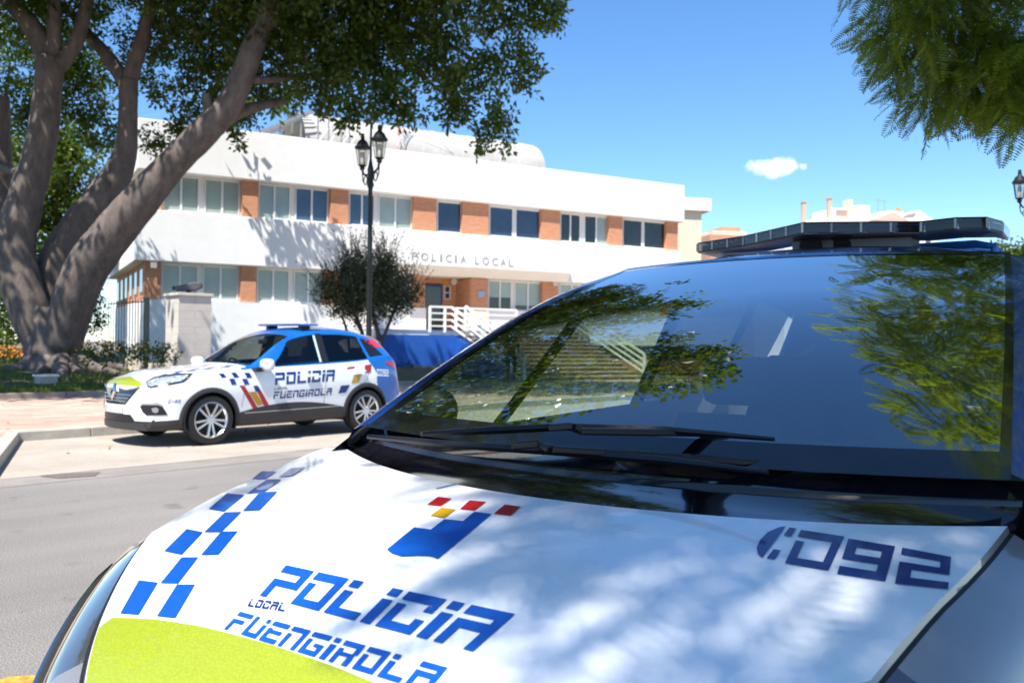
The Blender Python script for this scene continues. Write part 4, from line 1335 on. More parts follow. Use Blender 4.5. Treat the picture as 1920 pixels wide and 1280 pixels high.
# white bands
q = MB(); q.box(S0, S1, 0, DW, ZL['utop'], ZL['top']); q.build('roof_band', WHITE, bld, bevel=.03)
q = MB(); q.box(S0 - .05, S1 - .25, .0, DW, ZL['gtop'], ZL['mid']); q.build('middle_band', WHITE, bld, bevel=.03)
E0 = fs(797, 560, .3)[0]; E1 = fs(880, 560, .1)[0] + .1
q = MB(); q.box(S0 + .35, E0, .16, DW, -.2, ZL['base']); q.build('base_wall', WHITE, bld)
q = MB(); q.box(E1, S1, .16, DW, -.2, ZL['base']); q.build('base_wall', WHITE, bld)
q = MB(); q.box(S0 + .1, S1 - .1, .1, DW - .1, ZL['top'], ZL['top'] + .04); q.build('flat_roof', mat('roof_gravel', (.4, .38, .35), .9), bld)
# cores behind the strips: closed brick wall on the flanks
q = MB(); q.box(S0 + .5, E0, REC + .02, DW - .3, ZL['base'], ZL['gtop']); q.box(E1, S1 - .6, REC + .02, DW - .3, ZL['base'], ZL['gtop']); q.box(S0 + .5, S1 - .6, REC + .02, DW - .3, ZL['mid'], ZL['utop'])
q.build('inner_wall', mat('reveal_beige', (.74, .70, .64), .9), bld)
q = MB(); q.box(S0 + .38, S0 + .49, REC, DW - .5, ZL['base'] - .5, ZL['gtop']); q.build('side_wall', BRICK, bld)
q = MB(); q.box(S0 + .38, S0 + .49, REC, DW - .5, ZL['mid'], ZL['utop']); q.build('side_wall', BRICK, bld)
for k in range(6):
    for z0_, z1_ in ((3.35, 4.45), (6.95, 8.1)):
        q = MB(); q.box(S0 + .36, S0 + .378, 1.0 + k * 2.0, 2.1 + k * 2.0, z0_, z1_); wn = q.build('window', mat('bronze_frame', (.20, .13, .09), .5), bld)
        q = MB(); q.box(S0 + .35, S0 + .359, 1.08 + k * 2.0, 2.02 + k * 2.0, z0_ + .08, z1_ - .08); q.build('pane', G_DARK, wn)
def piers(rowy, spans, z0, z1, d=.24):
    for x0, x1 in spans:
        a, b = fs(x0, rowy(x0), d)[0], fs(x1, rowy(x1), d)[0]
        q = MB(); q.box(a, b, d, REC + .3, z0, z1); q.build('brick_pier', BRICK, bld)
uy = lambda x: 365 + (x - 370) * .092
gy = lambda x: 525 + (x - 370) * .035
piers(uy, [(288, 304), (455, 484), (620, 653), (775, 818), (867, 916), (1015, 1050), (1142, 1167), (1250, 1271)], ZL['mid'], ZL['utop'])
piers(gy, [(271, 301), (452, 480), (608, 640), (774, 797), (1017, 1047), (1150, 1180), (1245, 1268)], ZL['base'], ZL['gtop'])
def window(x0, x1, rowy, z0, z1, panes, d=REC - .02, lower=None):
    """one frame between pixel columns x0..x1 with its panes."""
    a, b = fs(x0, rowy(x0), d)[0], fs(x1, rowy(x1), d)[0]
    q = MB(); fw = .055
    n_ = len(panes); cw = (b - a) / n_
    q.box(a, b, d, d + .07, z0, z0 + fw); q.box(a, b, d, d + .07, z1 - fw - .04, z1)
    for k in range(n_ + 1):
        c = a + cw * k
        q.box(max(a, c - fw * .75), min(b, c + fw * .75), d + .001, d + .071, z0 + fw, z1 - fw - .04)
    wn = q.build('window', FRAME, bld)
    for k, m in enumerate(panes):
        q = MB(); q.box(a + cw * k + fw * .7, a + cw * (k + 1) - fw * .7, d + .035, d + .045, z0 + fw * .9, z1 - fw - .03); q.build('pane', m, wn)
        if lower:
            zz = lerp(z0, z1, lower)
            q = MB(); q.box(a + cw * k + fw * .76, a + cw * (k + 1) - fw * .76, d + .028, d + .0345, z0 + fw, zz); q.build('pane', G_DARK, wn)
    q = MB(); q.box(a - .05, b + .05, d - .035, d + .02, z0 - .045, z0 - .002); q.build('sill', FRAME, wn)
    return wn
UW = [(306, 373, [G_BLIND, G_BLIND]), (384, 449, [G_BLIND, G_BLIND]), (485, 544, [G_BLIND, G_BLIND]), (554, 615, [G_SKY, G_SKY]), (655, 702, [G_SKY, G_SKY]),
      (710, 772, [G_BLIND, G_BLIND]), (820, 865, [G_SKY_DK]), (918, 962, [G_SKY_DK]), (967, 1014, [G_SKY_DK]), (1051, 1088, [G_DARK, G_DARK]), (1096, 1140, [G_DARK, G_BLIND]), (1168, 1204, [G_DARK]), (1207, 1248, [G_DARK])]
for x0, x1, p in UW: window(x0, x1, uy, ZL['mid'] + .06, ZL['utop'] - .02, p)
GW = [(303, 371, [G_BLIND, G_BLIND]), (381, 446, [G_BLIND, G_BLIND]), (482, 542, [G_BLIND, G_BLIND]), (551, 604, [G_BLIND, G_BLIND]), (644, 700, [G_BLIND, G_BLIND]), (708, 770, [G_BLIND, G_BLIND])]
for x0, x1, p in GW: window(x0, x1, gy, ZL['base'] + .06, ZL['gtop'] - .02, p)
for x0, x1 in ((916, 959), (965, 1015), (1050, 1095), (1100, 1148)): window(x0, x1, gy, ZL['base'] + .02, ZL['gtop'] - .02, [G_BLIND, G_BLIND], lower=.42 if x0 < 960 else .18)
# entrance: recess with brick walls, door, notices
ea, eb = fs(800, 560, 1.2)[0], fs(880, 560, .3)[0]
TZ = 1.95                                             # terrace level
RECW = mat('recess_wall', (.55, .48, .38), .9)
q = MB(); q.box(E0 - .2, eb + .3, 1.6, 1.75, TZ, ZL['gtop']); q.build('entrance_wall', BRICK, bld)
bx = fs(880, 560, .1)[0]; bx2 = fs(915, 560, .05)[0]
q = MB(); q.box(bx, bx2, -.02, 1.75, 3.02, ZL['gtop']); q.build('brick_pier', BRICK, bld, bevel=.12)
q = MB(); q.box(bx - .02, bx2 + .02, -.04, 1.75, TZ, 3.02); q.build('pier_base', mat('beige_render', (.62, .56, .45), .9), bld)
d0, d1 = fs(805, 560, 1.58)[0], fs(829, 560, 1.58)[0]
q = MB(); q.box(d0 - .5, d1, 1.54, 1.60, TZ, 4.35); dr = q.build('door', mat('navy_door', (.012, .02, .085), .3), bld)
q = MB(); q.box(d0 - .4, d1 - .1, 1.52, 1.539, TZ + .2, 4.2); q.build('pane', G_DARK, dr)
def plaque(name, x0, x1, y0, y1, d, m, parent=None):
    a = fs(x0, y1, d); b = fs(x1, y0, d)
    q = MB(); q.box(a[0], b[0], d - .03, d, a[1], b[1]); return q.build(name, m, parent or bld)
plaque('notice_panel', 832, 841, 522, 534, 1.59, mat('notice_orange', (.6, .25, .02), .6))
nb_ = plaque('notice_panel', 832, 845, 536, 561, 1.59, mat('notice_white', (.6, .58, .55), .6))
for y0, y1 in ((538, 547), (550, 559)): plaque('notice_picture', 835, 842, y0, y1, 1.555, mat('notice_black', (.03, .03, .03), .5), nb_)
cl = fs(852, 528, 1.5)
q = MB(); q.lathe([(.16, 1.5), (.16, 1.56), (.0, 1.57)], 20, axis='y', o=(cl[0], 0, cl[1])); q.build('wall_lamp', mat('opal_lamp', (.75, .74, .70), .4), bld, smooth=True)
plaque('plaque', 896, 908, 546, 557, -.03, mat('plaque_blue', (.30, .40, .55), .3))
plaque('wall_lamp', 1037, 1046, 527, 536, .04, mat('lamp_body', (.55, .53, .5), .5))
plaque('wall_lamp', 282, 294, 492, 502, .03, mat('lamp_body2', (.35, .34, .32), .5))
# canopy fascia with the name
cz0 = fs(950, 505, -.7)[1]; cz1 = fs(950, 470, -.7)[1]
ca, cb_ = fs(742, 480, -.7)[0], fs(1069, 500, -.7)[0]
q = MB()
q.add([(ca, -.7, cz0), (cb_, -.7, cz0), (cb_, -.7, cz1), (ca, -.7, cz1), (ca - .1, .02, ZL['gtop'] - .01), (cb_ + .35, .02, ZL['gtop'] - .01), (cb_ + .12, .02, cz1 + .06), (ca, .02, cz1 + .06)],
      [(0, 1, 2, 3), (4, 5, 1, 0), (3, 2, 6, 7), (1, 5, 6, 2), (4, 0, 3, 7)])
q.build('canopy', WHITE, bld)
LET = mat('letter_grey', (.30, .30, .31), .5)
def text_part(txt, x0, z0, h, d, m, parent, width):
    cu = bpy.data.curves.new('letters', 'FONT'); cu.body = txt; cu.extrude = .006; cu.size = 1; cu.space_character = 1.35
    tmp = bpy.data.objects.new('tmp_text', cu); COL.objects.link(tmp)
    dg = bpy.context.evaluated_depsgraph_get()
    me = bpy.data.meshes.new_from_object(tmp.evaluated_get(dg))
    bpy.data.objects.remove(tmp)
    co = np.empty(len(me.vertices) * 3, np.float32); me.vertices.foreach_get('co', co); co = co.reshape(-1, 3)
    lo, hi = co.min(0), co.max(0)
    x = (co[:, 0] - lo[0]) / (hi[0] - lo[0]) * width + x0
    z = (co[:, 1] - lo[1]) / (hi[1] - lo[1]) * h + z0
    y = d - co[:, 2]
    me.vertices.foreach_set('co', np.stack([x, y, z], 1).astype(np.float32).ravel()); me.update()
    me.materials.append(m)
    o = bpy.data.objects.new('letter', me); COL.objects.link(o); o.parent = parent
    return o
letters = [('P', 772, 783), ('O', 790, 803), ('L', 810, 818), ('I', 825.5, 829), ('C', 836, 847), ('I', 853, 856.5), ('A', 864, 874), ('L', 891, 899), ('O', 905, 917), ('C', 923, 934), ('A', 939, 948.5), ('L', 954, 963)]
for ch, xa, xb in letters:
    by = 489.5 + (xa - 815) * .0705
    a = fs(xa, by, -.72); b = fs(xb, by, -.72); t_ = fs(xa, by - 14, -.72)
    text_part(ch, a[0], a[1], t_[1] - a[1], -.712, LET, bld, b[0] - a[0])
# barrel vault on the roof
va, vb = fs(545, 250, 4.0)[0], fs(978, 305, 4.0)[0]
VAULT = mat('vault_sheet', (.46, .44, .41), .6, noise=(.5, .12, 6), noise2=(5, .12), metal=.1)
q = MB(); q.grid(lambda u, v: (lerp(va, vb, u), 4.0 - 2.6 * cos(pi * v), 10.1 + 2.2 * sin(pi * v) ** .8), 24, 24)
q.add([(vb, 4.0 - 2.6 * cos(pi * k / 24), 10.1 + 2.2 * sin(pi * k / 24) ** .8) for k in range(25)], [tuple(range(25))])
q.build('barrel_vault', VAULT, bld, smooth=True)
for k in range(12):
    u = (k + .5) / 12
    q = MB(); q.tube([(lerp(va, vb, u), 4.0 - 2.612 * cos(pi * t / 14), 10.1 + 2.212 * sin(pi * t / 14) ** .8) for t in range(15)], .03, 5); q.build('vault_seam', VAULT, bld, smooth=True)
# slatted rack leaning on the roof, lattice mast, stays
rk = [fs(455, 246, 1.2), fs(540, 262, 1.2), fs(572, 182, 1.2)]
GALV = mat('galvanised', (.36, .36, .37), .5, metal=.5, noise=(8, .2))
pk = bpy.data.objects.new('roof_rack', None); COL.objects.link(pk); pk.parent = bld; pk.empty_display_size = .3
s_a, s_b = fs(452, 240, 1.5)[0], fs(565, 250, 1.5)[0]
for k in range(15):
    t = k / 14
    q = MB(); q.bar((s_a + .3, 1.0 + 3.2 * t, 10.35 + .1 * t), (s_b + .5, 1.0 + 3.2 * t, 11.9 + .1 * t), .05, .12); q.build('slat', GALV, pk)
for t in (0, .5, 1):
    for u in (.2, .6, .95):
        s_ = lerp(s_a, s_b, u); q = MB(); q.bar((s_, 1.1 + 3 * t, 10.3), (s_, 1.1 + 3 * t, 10.35 + 1.5 * u), .07, .07, up=(0, 1, 0)); q.build('post', GALV, pk)
for x_ in (596, 616, 640, 655):
    s_ = fs(x_, 255, 1.0)[0]
    q = MB(); q.tube([(s_, 1.0, 10.3), (s_, 1.0, 11.9)], .04, 6); q.tube([(s_, 1.0, 10.4), (s_ + .8, 1.0, 11.6)], .022, 5); q.build('roof_post', GALV, bld)
MAST_R = mat('mast_red', (.55, .16, .10), .5); MAST_W = mat('mast_white', (.7, .66, .62), .5)
ms = fs(752, 290, 1.2)[0]
am = thing('antenna_mast', 'thin red and white lattice mast on the roof of the police station', 'mast', BO + BE * ms + BN * 1.3 + Vector((0, 0, 10.3)), BT)
for k in range(6):
    m_ = MAST_R if k % 2 == 0 else MAST_W
    q = MB()
    for dx, dy in ((-.13, 0), (.13, 0), (0, .2)): q.tube([(dx, dy, k * .5), (dx, dy, k * .5 + .5)], .02, 5)
    q.bar((-.13, 0, k * .5), (.13, 0, k * .5 + .5), .016, .016); q.bar((.13, 0, k * .5), (0, .2, k * .5 + .5), .016, .016)
    q.build('mast_section', m_, am)
q = MB(); q.tube([(.1, 0, 2.4), (3.4, .2, .1)], .012, 4); q.build('stay_wire', GALV, am)
# terrace, stairs, ramp walls
sl_, sr_ = fs(862, 640, -6.5)[0], fs(1085, 640, -6.5)[0]
st_ = fs(706, 640, -6.5)[0]
ter = thing('entrance_terrace', 'raised entrance terrace with stairs, blue front wall and white railings', 'terrace', BO, BT)
STONE = mat('step_stone', (.50, .40, .31), .85, noise=(3, .2, 8), noise2=(20, .15))
q = MB(); q.box(st_, sr_ + 9, -6.4, .1, 0, TZ - .03); q.build('terrace_slab', mat('terrace_side', (.7, .68, .64), .85), ter)
q = MB(); q.box(st_, sr_ + 9, -6.45, .1, TZ - .03, TZ); q.build('terrace_floor', STONE, ter)
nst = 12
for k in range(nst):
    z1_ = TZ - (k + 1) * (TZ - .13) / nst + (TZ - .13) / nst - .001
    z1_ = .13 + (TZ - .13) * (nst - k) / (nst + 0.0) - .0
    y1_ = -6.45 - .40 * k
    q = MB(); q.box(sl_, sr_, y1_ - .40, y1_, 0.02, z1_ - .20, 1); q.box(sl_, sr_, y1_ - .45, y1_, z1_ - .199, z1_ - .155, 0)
    q.build('step', [STONE, mat('riser_shadow_brown', (.26, .15, .10), .9)], ter)  # brown risers coloured darker to paint in the shadow lines under the treads
BLUEW = mat('blue_wall', (.015, .10, .42), .6, noise=(1.2, .2, 6), noise2=(9, .15))
q = MB(); q.box(st_, sl_ - .03, -6.75, -6.46, 0, 1.74); q.build('front_wall', BLUEW, ter)
q = MB(); q.prism([(-6.46, 1.74), (-11.2, .35), (-11.2, 0), (-6.46, 0)], 'x', sl_ - .28, sl_ - .03); q.build('stair_cheek', BLUEW, ter)
q = MB(); q.box(st_, sl_ - 2.4, -6.3, -6.1, TZ, 2.75); q.build('parapet', WHITE, ter)
# right of the stairs: white parapet over a dark strip over brick
q = MB(); q.box(sr_ + .03, sr_ + 9, -6.75, -6.46, 1.42, 2.75); q.build('parapet', WHITE, ter)
q = MB(); q.box(sr_ + .03, sr_ + 9, -6.60, -6.461, .78, 1.42); q.build('basement_window', G_DARK, ter)
q = MB(); q.box(sr_ + .03, sr_ + 9, -6.80, -6.462, 0, .78); q.build('brick_plinth', BRICK, ter)
RAILM = mat('rail_white', (.78, .77, .75), .5)
def railing(pts, nrail, h, name='railing', posts=None):
    r = bpy.data.objects.new(name, None); COL.objects.link(r); r.parent = ter; r.empty_display_size = .2
    for k in range(nrail):
        z_ = h * (k + 1) / nrail
        for i in range(len(pts) - 1):
            q = MB(); q.bar(Vector(pts[i]) + Vector((0, 0, z_)), Vector(pts[i + 1]) + Vector((0, 0, z_)), .07 if k == nrail - 1 else .05, .08 if k == nrail - 1 else .06); q.build('rail', RAILM, r)
    for p in (posts or pts):
        q = MB(); q.bar(Vector(p), Vector(p) + Vector((0, 0, h)), .09, .09, up=(0, 1, 0)); q.build('post', RAILM, r)
    return r
ra, rb, rc = fs(806, 600, -6.5)[0], fs(834, 600, -6.5)[0], fs(846, 600, -6.5)[0]
railing([(ra, -6.5, TZ - .1), (rc, -6.5, TZ - .1), (rc + .25, -11.0, .25)], 4, 1.0, posts=[(ra, -6.5, TZ - .1), (rb, -6.5, TZ - .1), (rc + .25, -11.0, .25)])
railing([(sl_ + 1.2, -3.6, TZ), (sl_ + 4.2, -3.6, TZ)], 4, 1.0)
railing([(sr_ - .12, -6.5, TZ), (sr_ - .12, -11.2, .15)], 4, .95)
railing([(sl_ + .25, -6.5, TZ), (sl_ + .25, -11.2, .15)], 4, .95)
# paved path to the stairs
def lawn_skip(u, v):
    p = BMI @ RD(lerp(-50, 75, u), lerp(VB + .04, VB + 40, v ** 1.6))
    return (sl_ - .9 < p.x < sr_ + .9 and -22 < p.y < 0) or (st_ < p.x < sr_ + 8 and -6.5 < p.y < 0)
q = MB(); q.grid(lambda u, v: (lerp(-50, 75, u), lerp(VB + .04, VB + 40, v ** 1.6), lawn_z(lerp(-50, 75, u), lerp(VB + .04, VB + 40, v ** 1.6))), 250, 100, skip=lawn_skip)
lawn = q.build('lawn', mat('lawn_soil', (.075, .075, .03), .95, noise=(1.3, .5, 8), noise2=(18, .4)), smooth=True); lawn.rotation_euler = (0, 0, rz_road); tag(lawn, kind='structure')
fcp = [RD(*ab) for ab in [AB(BO + BE * (sl_ - 1.4) + BN * -11.0), AB(BO + BE * (sl_ - 1.4) + BN * -6.6), AB(BO + BE * (sr_ + 1.4) + BN * -6.6), AB(BO + BE * (sr_ + 1.4) + BN * -14)]]
fa, fb2 = AB(fcp[0]), AB(fcp[3])
flat('forecourt', fcp + [RD(fb2[0], VB - .5), RD(fa[0], VB - .5)], .14, mat('forecourt_paving', (.42, .35, .28), .9, noise=(1.2, .15, 8), noise2=(14, .15)))
# ------------------------------------------------------------------ trees
def ball(r, n, k=2.4):
    d = r.normal(0, 1, (n, 3)); d /= np.linalg.norm(d, axis=1)[:, None]
    return d * (r.random(n) ** (1 / k))[:, None]
def leaf_quads(C, D_, N_, L_, W_, fold=.25):
    """C centres, D_ unit direction, N_ unit normal; L_, W_ arrays."""
    S_ = np.cross(D_, N_); S_ /= np.linalg.norm(S_, axis=1)[:, None] + 1e-9
    L_, W_ = L_[:, None], W_[:, None]
    a = C; b = C + D_ * L_ * .5 + S_ * W_ * .5 - N_ * W_ * fold * .5; c = C + D_ * L_; d = C + D_ * L_ * .5 - S_ * W_ * .5 - N_ * W_ * fold * .5
    V = np.stack([a, b, c, d], 1).reshape(-1, 3)
    return V, np.arange(len(V)).reshape(-1, 4)
def crown_leaves(blobs, leaf=(.13, .06), per_m2=420, clump=.26, nleaf=22, seed=0, flat_=.85, droop=.25, k=2.4):
    r = np.random.default_rng(seed)
    Vs, Ns = [], 0
    Qs = []
    for (c, rad) in blobs:
        c = np.array(c, float)
        n_cl = max(3, int(per_m2 * pi * rad * rad / nleaf))
        cc = ball(r, n_cl, k) * rad * np.array([1, 1, flat_]) * (1 + r.normal(0, .10, (n_cl, 1))) + c
        cl = np.repeat(cc, nleaf, 0)
        n = len(cl)
        off_ = ball(r, n, 2.0)
        P = cl + off_ * clump * r.uniform(.5, 1.25, (n, 1))
        D_ = off_ + r.normal(0, .55, (n, 3)); D_[:, 2] -= droop
        D_ /= np.linalg.norm(D_, axis=1)[:, None]
        N_ = r.normal(0, .65, (n, 3)); N_[:, 2] += .8
        N_ -= D_ * (N_ * D_).sum(1)[:, None]; N_ /= np.linalg.norm(N_, axis=1)[:, None]
        s_ = r.uniform(.65, 1.25, n)
        V, Q = leaf_quads(P, D_, N_, leaf[0] * s_, leaf[1] * s_)
        Qs.append(Q + Ns); Vs.append(V); Ns += len(V)
    return np.concatenate(Vs), np.concatenate(Qs)
def bark_mat(name, base, sc=3.0):
    m = bpy.data.materials.new(name); m.use_nodes = True
    N, Lk = m.node_tree.nodes, m.node_tree.links
    b = N['Principled BSDF']; b.inputs['Roughness'].default_value = .9
    co = N.new('ShaderNodeTexCoord')
    mp = N.new('ShaderNodeMapping'); mp.inputs['Scale'].default_value = (sc, sc, sc * .35); Lk.new(co.outputs['Object'], mp.inputs[0])
    t = N.new('ShaderNodeTexNoise'); t.inputs['Scale'].default_value = 1.6; t.inputs['Detail'].default_value = 9; t.inputs['Roughness'].default_value = .7
    Lk.new(mp.outputs[0], t.inputs['Vector'])
    r = N.new('ShaderNodeValToRGB')
    r.color_ramp.elements[0].position = .33; r.color_ramp.elements[1].position = .68
    r.color_ramp.elements[0].color = (*[c * .55 for c in base], 1); r.color_ramp.elements[1].color = (*[c * 1.35 for c in base], 1)
    Lk.new(t.outputs[0], r.inputs[0]); Lk.new(r.outputs[0], b.inputs['Base Color'])
    bp = N.new('ShaderNodeBump'); bp.inputs['Strength'].default_value = .7; bp.inputs['Distance'].default_value = .05
    Lk.new(t.outputs[0], bp.inputs['Height']); Lk.new(bp.outputs[0], b.inputs['Normal'])
    return m
BARK = bark_mat('fig_bark', (.135, .108, .094))
def smooth_path(pts, n=5):
    """Catmull-Rom through (Vector, r)."""
    out_ = []
    for i in range(len(pts) - 1):
        p0 = pts[max(i - 1, 0)]; p1 = pts[i]; p2 = pts[i + 1]; p3 = pts[min(i + 2, len(pts) - 1)]
        for k in range(n):
            t = k / n
            def cr(a, b, c, d): return .5 * ((2 * b) + (c - a) * t + (2 * a - 5 * b + 4 * c - d) * t * t + (-a + 3 * b - 3 * c + d) * t ** 3)
            out_.append((Vector([cr(p0[0][j], p1[0][j], p2[0][j], p3[0][j]) for j in range(3)]), cr(p0[1], p1[1], p2[1], p3[1])))
    out_.append(pts[-1])
    return out_
def limb(mb_, pts, seg=14, n=5, seed=0, rough=.02):
    r = random.Random(seed)
    pp = smooth_path(pts, n)
    mb_.tube([p + Vector((r.uniform(-1, 1), r.uniform(-1, 1), 0)) * rough * rad for p, rad in pp], [rad * r.uniform(1 - rough, 1 + rough) for p, rad in pp], seg)
def L3(lst, s=1.0):
    """[(px, py, D, half width px)] to path."""
    return [(at_y(x, y, D), w_ * D / F_PX * s) for x, y, D, w_ in lst]
FB = at_y(108, 694, 25.0)
fig = thing('fig_tree', 'huge multi stemmed fig tree with grey bark spreading over the police station', 'tree', (FB.x, FB.y, lawn_at(FB) - .1))
q = MB()
limb(q, L3([(103, 710, 25, 68), (101, 684, 25, 56), (101, 655, 25, 50), (100, 620, 25, 47), (98, 585, 25, 40)]), 20, seed=1)
limb(q, L3([(82, 660, 24.9, 26), (62, 606, 24.8, 34), (40, 535, 24.8, 36), (27, 462, 24.9, 36), (48, 372, 25, 31), (76, 272, 25, 27), (90, 165, 25, 25), (94, 110, 25, 25)]), 16, seed=2)
limb(q, L3([(95, 590, 25.6, 30), (108, 500, 25.8, 36), (150, 430, 26, 36), (200, 362, 26, 32), (234, 290, 26, 21), (240, 205, 26, 17), (240, 150, 26, 18)]), 16, seed=3)
limb(q, L3([(118, 650, 24.8, 34), (135, 575, 24.6, 38), (168, 495, 24.4, 39), (246, 396, 24.2, 35), (325, 306, 24.1, 28), (385, 246, 24, 27), (428, 198, 24, 24), (452, 150, 24, 22), (472, 95, 24, 21), (492, 50, 24, 18), (507, 0, 24, 16)]), 16, seed=4)
limb(q, L3([(60, 560, 26.5, 30), (22, 480, 27, 28), (4, 400, 27, 24), (-2, 300, 27, 22), (-2, 180, 27, 18)]), 12, seed=5)
for i, l_ in enumerate(([(92, 120, 25, 20), (66, 60, 25, 19), (25, 10, 25, 16), (-30, -50, 25, 12)], [(96, 125, 25, 16), (101, 60, 25, 13), (102, -30, 25, 11)], [(104, 130, 25.1, 16), (140, 85, 25.2, 14), (160, 20, 25.3, 12), (172, -40, 25.3, 10)],
        [(238, 160, 26, 15), (205, 110, 26.2, 13), (170, 70, 26.5, 10), (130, 20, 27, 8)], [(240, 160, 26, 16), (258, 100, 26, 14), (272, 50, 26, 12), (290, -30, 26, 10)],
        [(395, 245, 24, 15), (440, 215, 24.6, 12), (490, 198, 25, 9), (540, 190, 25.4, 6)], [(455, 148, 24, 9), (520, 150, 24.5, 6), (600, 140, 25, 4), (690, 150, 24.5, 3)],
        [(388, 250, 24, 14), (392, 210, 23.9, 11), (386, 178, 23.9, 9)], [(490, 60, 24, 14), (560, 10, 24, 10), (680, 10, 24, 8), (800, 60, 24, 5), (900, 120, 23.5, 3)],
        [(60, 330, 25.4, 10), (20, 320, 26, 9), (-40, 300, 26.5, 8)], [(505, 10, 24, 16), (560, -80, 24, 12), (700, -140, 24, 10), (850, -120, 24, 7)])):
    limb(q, L3(l_), 9, seed=20 + i)
# root flare and surface roots
for k, (dx, dy) in enumerate(((-1.6, -.5), (-1.0, -1.2), (.2, -1.5), (1.3, -1.2), (2.2, -.8), (2.6, .2), (-1.8, .6), (1.2, -1.9))):
    p = Vector((FB.x, FB.y, lawn_at(FB)))
    e = p + Vector((dx * 1.15, dy * 1.15, 0)); e.z = lawn_at(e) - .02
    m_ = p.lerp(e, .5); m_.z = lawn_at(m_) + .10
    limb(q, [(p + Vector((dx * .25, dy * .25, .30)), .34), (m_ - Vector((0, 0, .06)), .17), (e, .05)], 9, seed=60 + k)
q.build('trunk', BARK, fig, smooth=True, world=True, angle=180)
A = at_y
blob_px = [(60, -70, 26, 3.0), (250, -100, 27, 2.6), (440, -70, 25, 3.0), (600, -70, 24, 3.0), (760, -60, 24, 2.7), (900, -70, 23, 2.3), (985, -80, 23, 1.5),
           (20, 110, 30, 2.0), (150, 160, 31, 1.5), (60, 210, 31, 1.2), (330, 110, 28, 1.9), (350, 225, 28, .75), (185, 245, 31, .9), (130, 100, 30, 1.3), (420, 205, 28, .8), (560, 85, 25, 1.7), (655, 130, 24, 1.5),
           (720, 190, 23, .75), (800, 110, 24, 1.4), (880, 150, 23, 1.05), (925, 222, 23, .55), (945, 262, 23, .32), (850, 205, 23, .6), (955, 110, 23, .75), (1000, 20, 23, .85), (1040, 25, 23, .42), (585, 180, 24, .65),
           (440, 262, 26, .35), (660, 215, 23.5, .55), (500, 160, 25.5, .9), (300, 30, 27, .55), (380, 40, 26, 1.2), (480, 60, 25, 1.4), (770, 215, 23, .5), (985, 150, 23, .45), (905, 262, 23, .4), (420, 130, 27, 1.0), (470, 225, 27, .35), (285, 262, 28, .5), (640, 60, 24, 1.5), (730, 70, 24, 1.4)]
blobs = [(A(x, y, D), r_) for x, y, D, r_ in blob_px]
V, Q = crown_leaves(blobs, (.17, .085), 400, .24, 20, seed=11)
FIGL = leaf_mat('fig_leaf', (.058, .098, .017), .65, .30, .46, 1.1)
dome = [((-15, 23, 13.5), 4.4), ((-9.5, 22.5, 14.5), 4.6), ((-4.5, 22.5, 14), 4.2), ((-1.0, 22, 12.8), 3.2), ((.6, 21.5, 14.5), 2.2), ((-3.8, 17.5, 15.6), 3.6), ((-1.2, 17.2, 18.2), 2.8), ((-6.5, 18, 17), 3.5), ((-.2, 17, 20), 1.6), ((-14, 15.5, 10.8), 3.0), ((-10.6, 15.5, 11.6), 2.6), ((-17, 18, 10.5), 3.0), ((-11.2, 35.2, 10.9), .9), ((-9.6, 35.8, 11.4), .8)]
V2, Q2 = crown_leaves(dome, (.34, .18), 95, .5, 16, seed=12)
V = np.concatenate([V, V2]); Q = np.concatenate([Q, Q2 + len(V) - len(V2)])
o = np_mesh('crown', V - np.array(fig.location), Q, FIGL, fig)

# trees and bushes at the far left, beyond the fig
def leafy(name, label, cat, base, blobs_, leafm, leaf, per, clump, nleaf, seed, trunk=None, group=None, **kw):
    t = thing(name, label, cat, base, 0, group)
    V, Q = crown_leaves(blobs_, leaf, per, clump, nleaf, seed, **kw)
    np_mesh('crown' if trunk else 'foliage', V - np.array(t.location), Q, leafm, t)
    if trunk:
        q = MB()
        for i, l_ in enumerate(trunk): limb(q, l_, 8, 4, seed=seed + i)
        q.build('trunk', BARK, t, smooth=True, world=True, angle=180)
    return t
BRIGHT = leaf_mat('bright_leaf', (.068, .11, .018), .5, .4, .4, .6)
HEDGE = leaf_mat('hedge_leaf', (.05, .085, .018), .5, .4, .35, 1.5)
def gz(X, Y): return lawn_at(Vector((X, Y, 0)))
p = A(105, 640, 40)
leafy('garden_tree', 'sunlit bright green tree standing far behind the fig trunks', 'tree', (p.x, p.y, gz(p.x, p.y)),
      [(A(95, 300, 40), 2.6), (A(115, 370, 40), 1.7), (A(80, 420, 40), 2.0), (A(40, 330, 41), 2.2), (A(120, 270, 40), 1.0), (A(135, 430, 40), 0.9), (A(110, 480, 40), 1.6)], BRIGHT, (.26, .14), 170, .4, 16, 31,
      trunk=[[(Vector((p.x, p.y, .3)), .3), (A(110, 480, 40), .22), (A(100, 330, 40), .1)]])
p = A(15, 640, 33)
leafy('garden_bush', 'tall bright green bush left of the fig trunk', 'bush', (p.x, p.y, gz(p.x, p.y)), [(A(5, 560, 33), 1.3), (A(30, 610, 32.5), 1.0), (A(-10, 500, 33.5), 1.2), (A(35, 560, 33), .8), (A(10, 640, 32), .8)], BRIGHT, (.16, .09), 330, .25, 14, 32)
p = A(190, 620, 27)
leafy('garden_bush', 'slim rose bush with a few orange blooms beside the railing', 'bush', (p.x, p.y, gz(p.x, p.y)), [(A(178, 590, 27), .42), (A(188, 565, 27), .3), (A(168, 615, 27), .4), (A(195, 600, 27), .28), (A(180, 545, 27.2), .22)], HEDGE, (.10, .06), 420, .15, 10, 33)
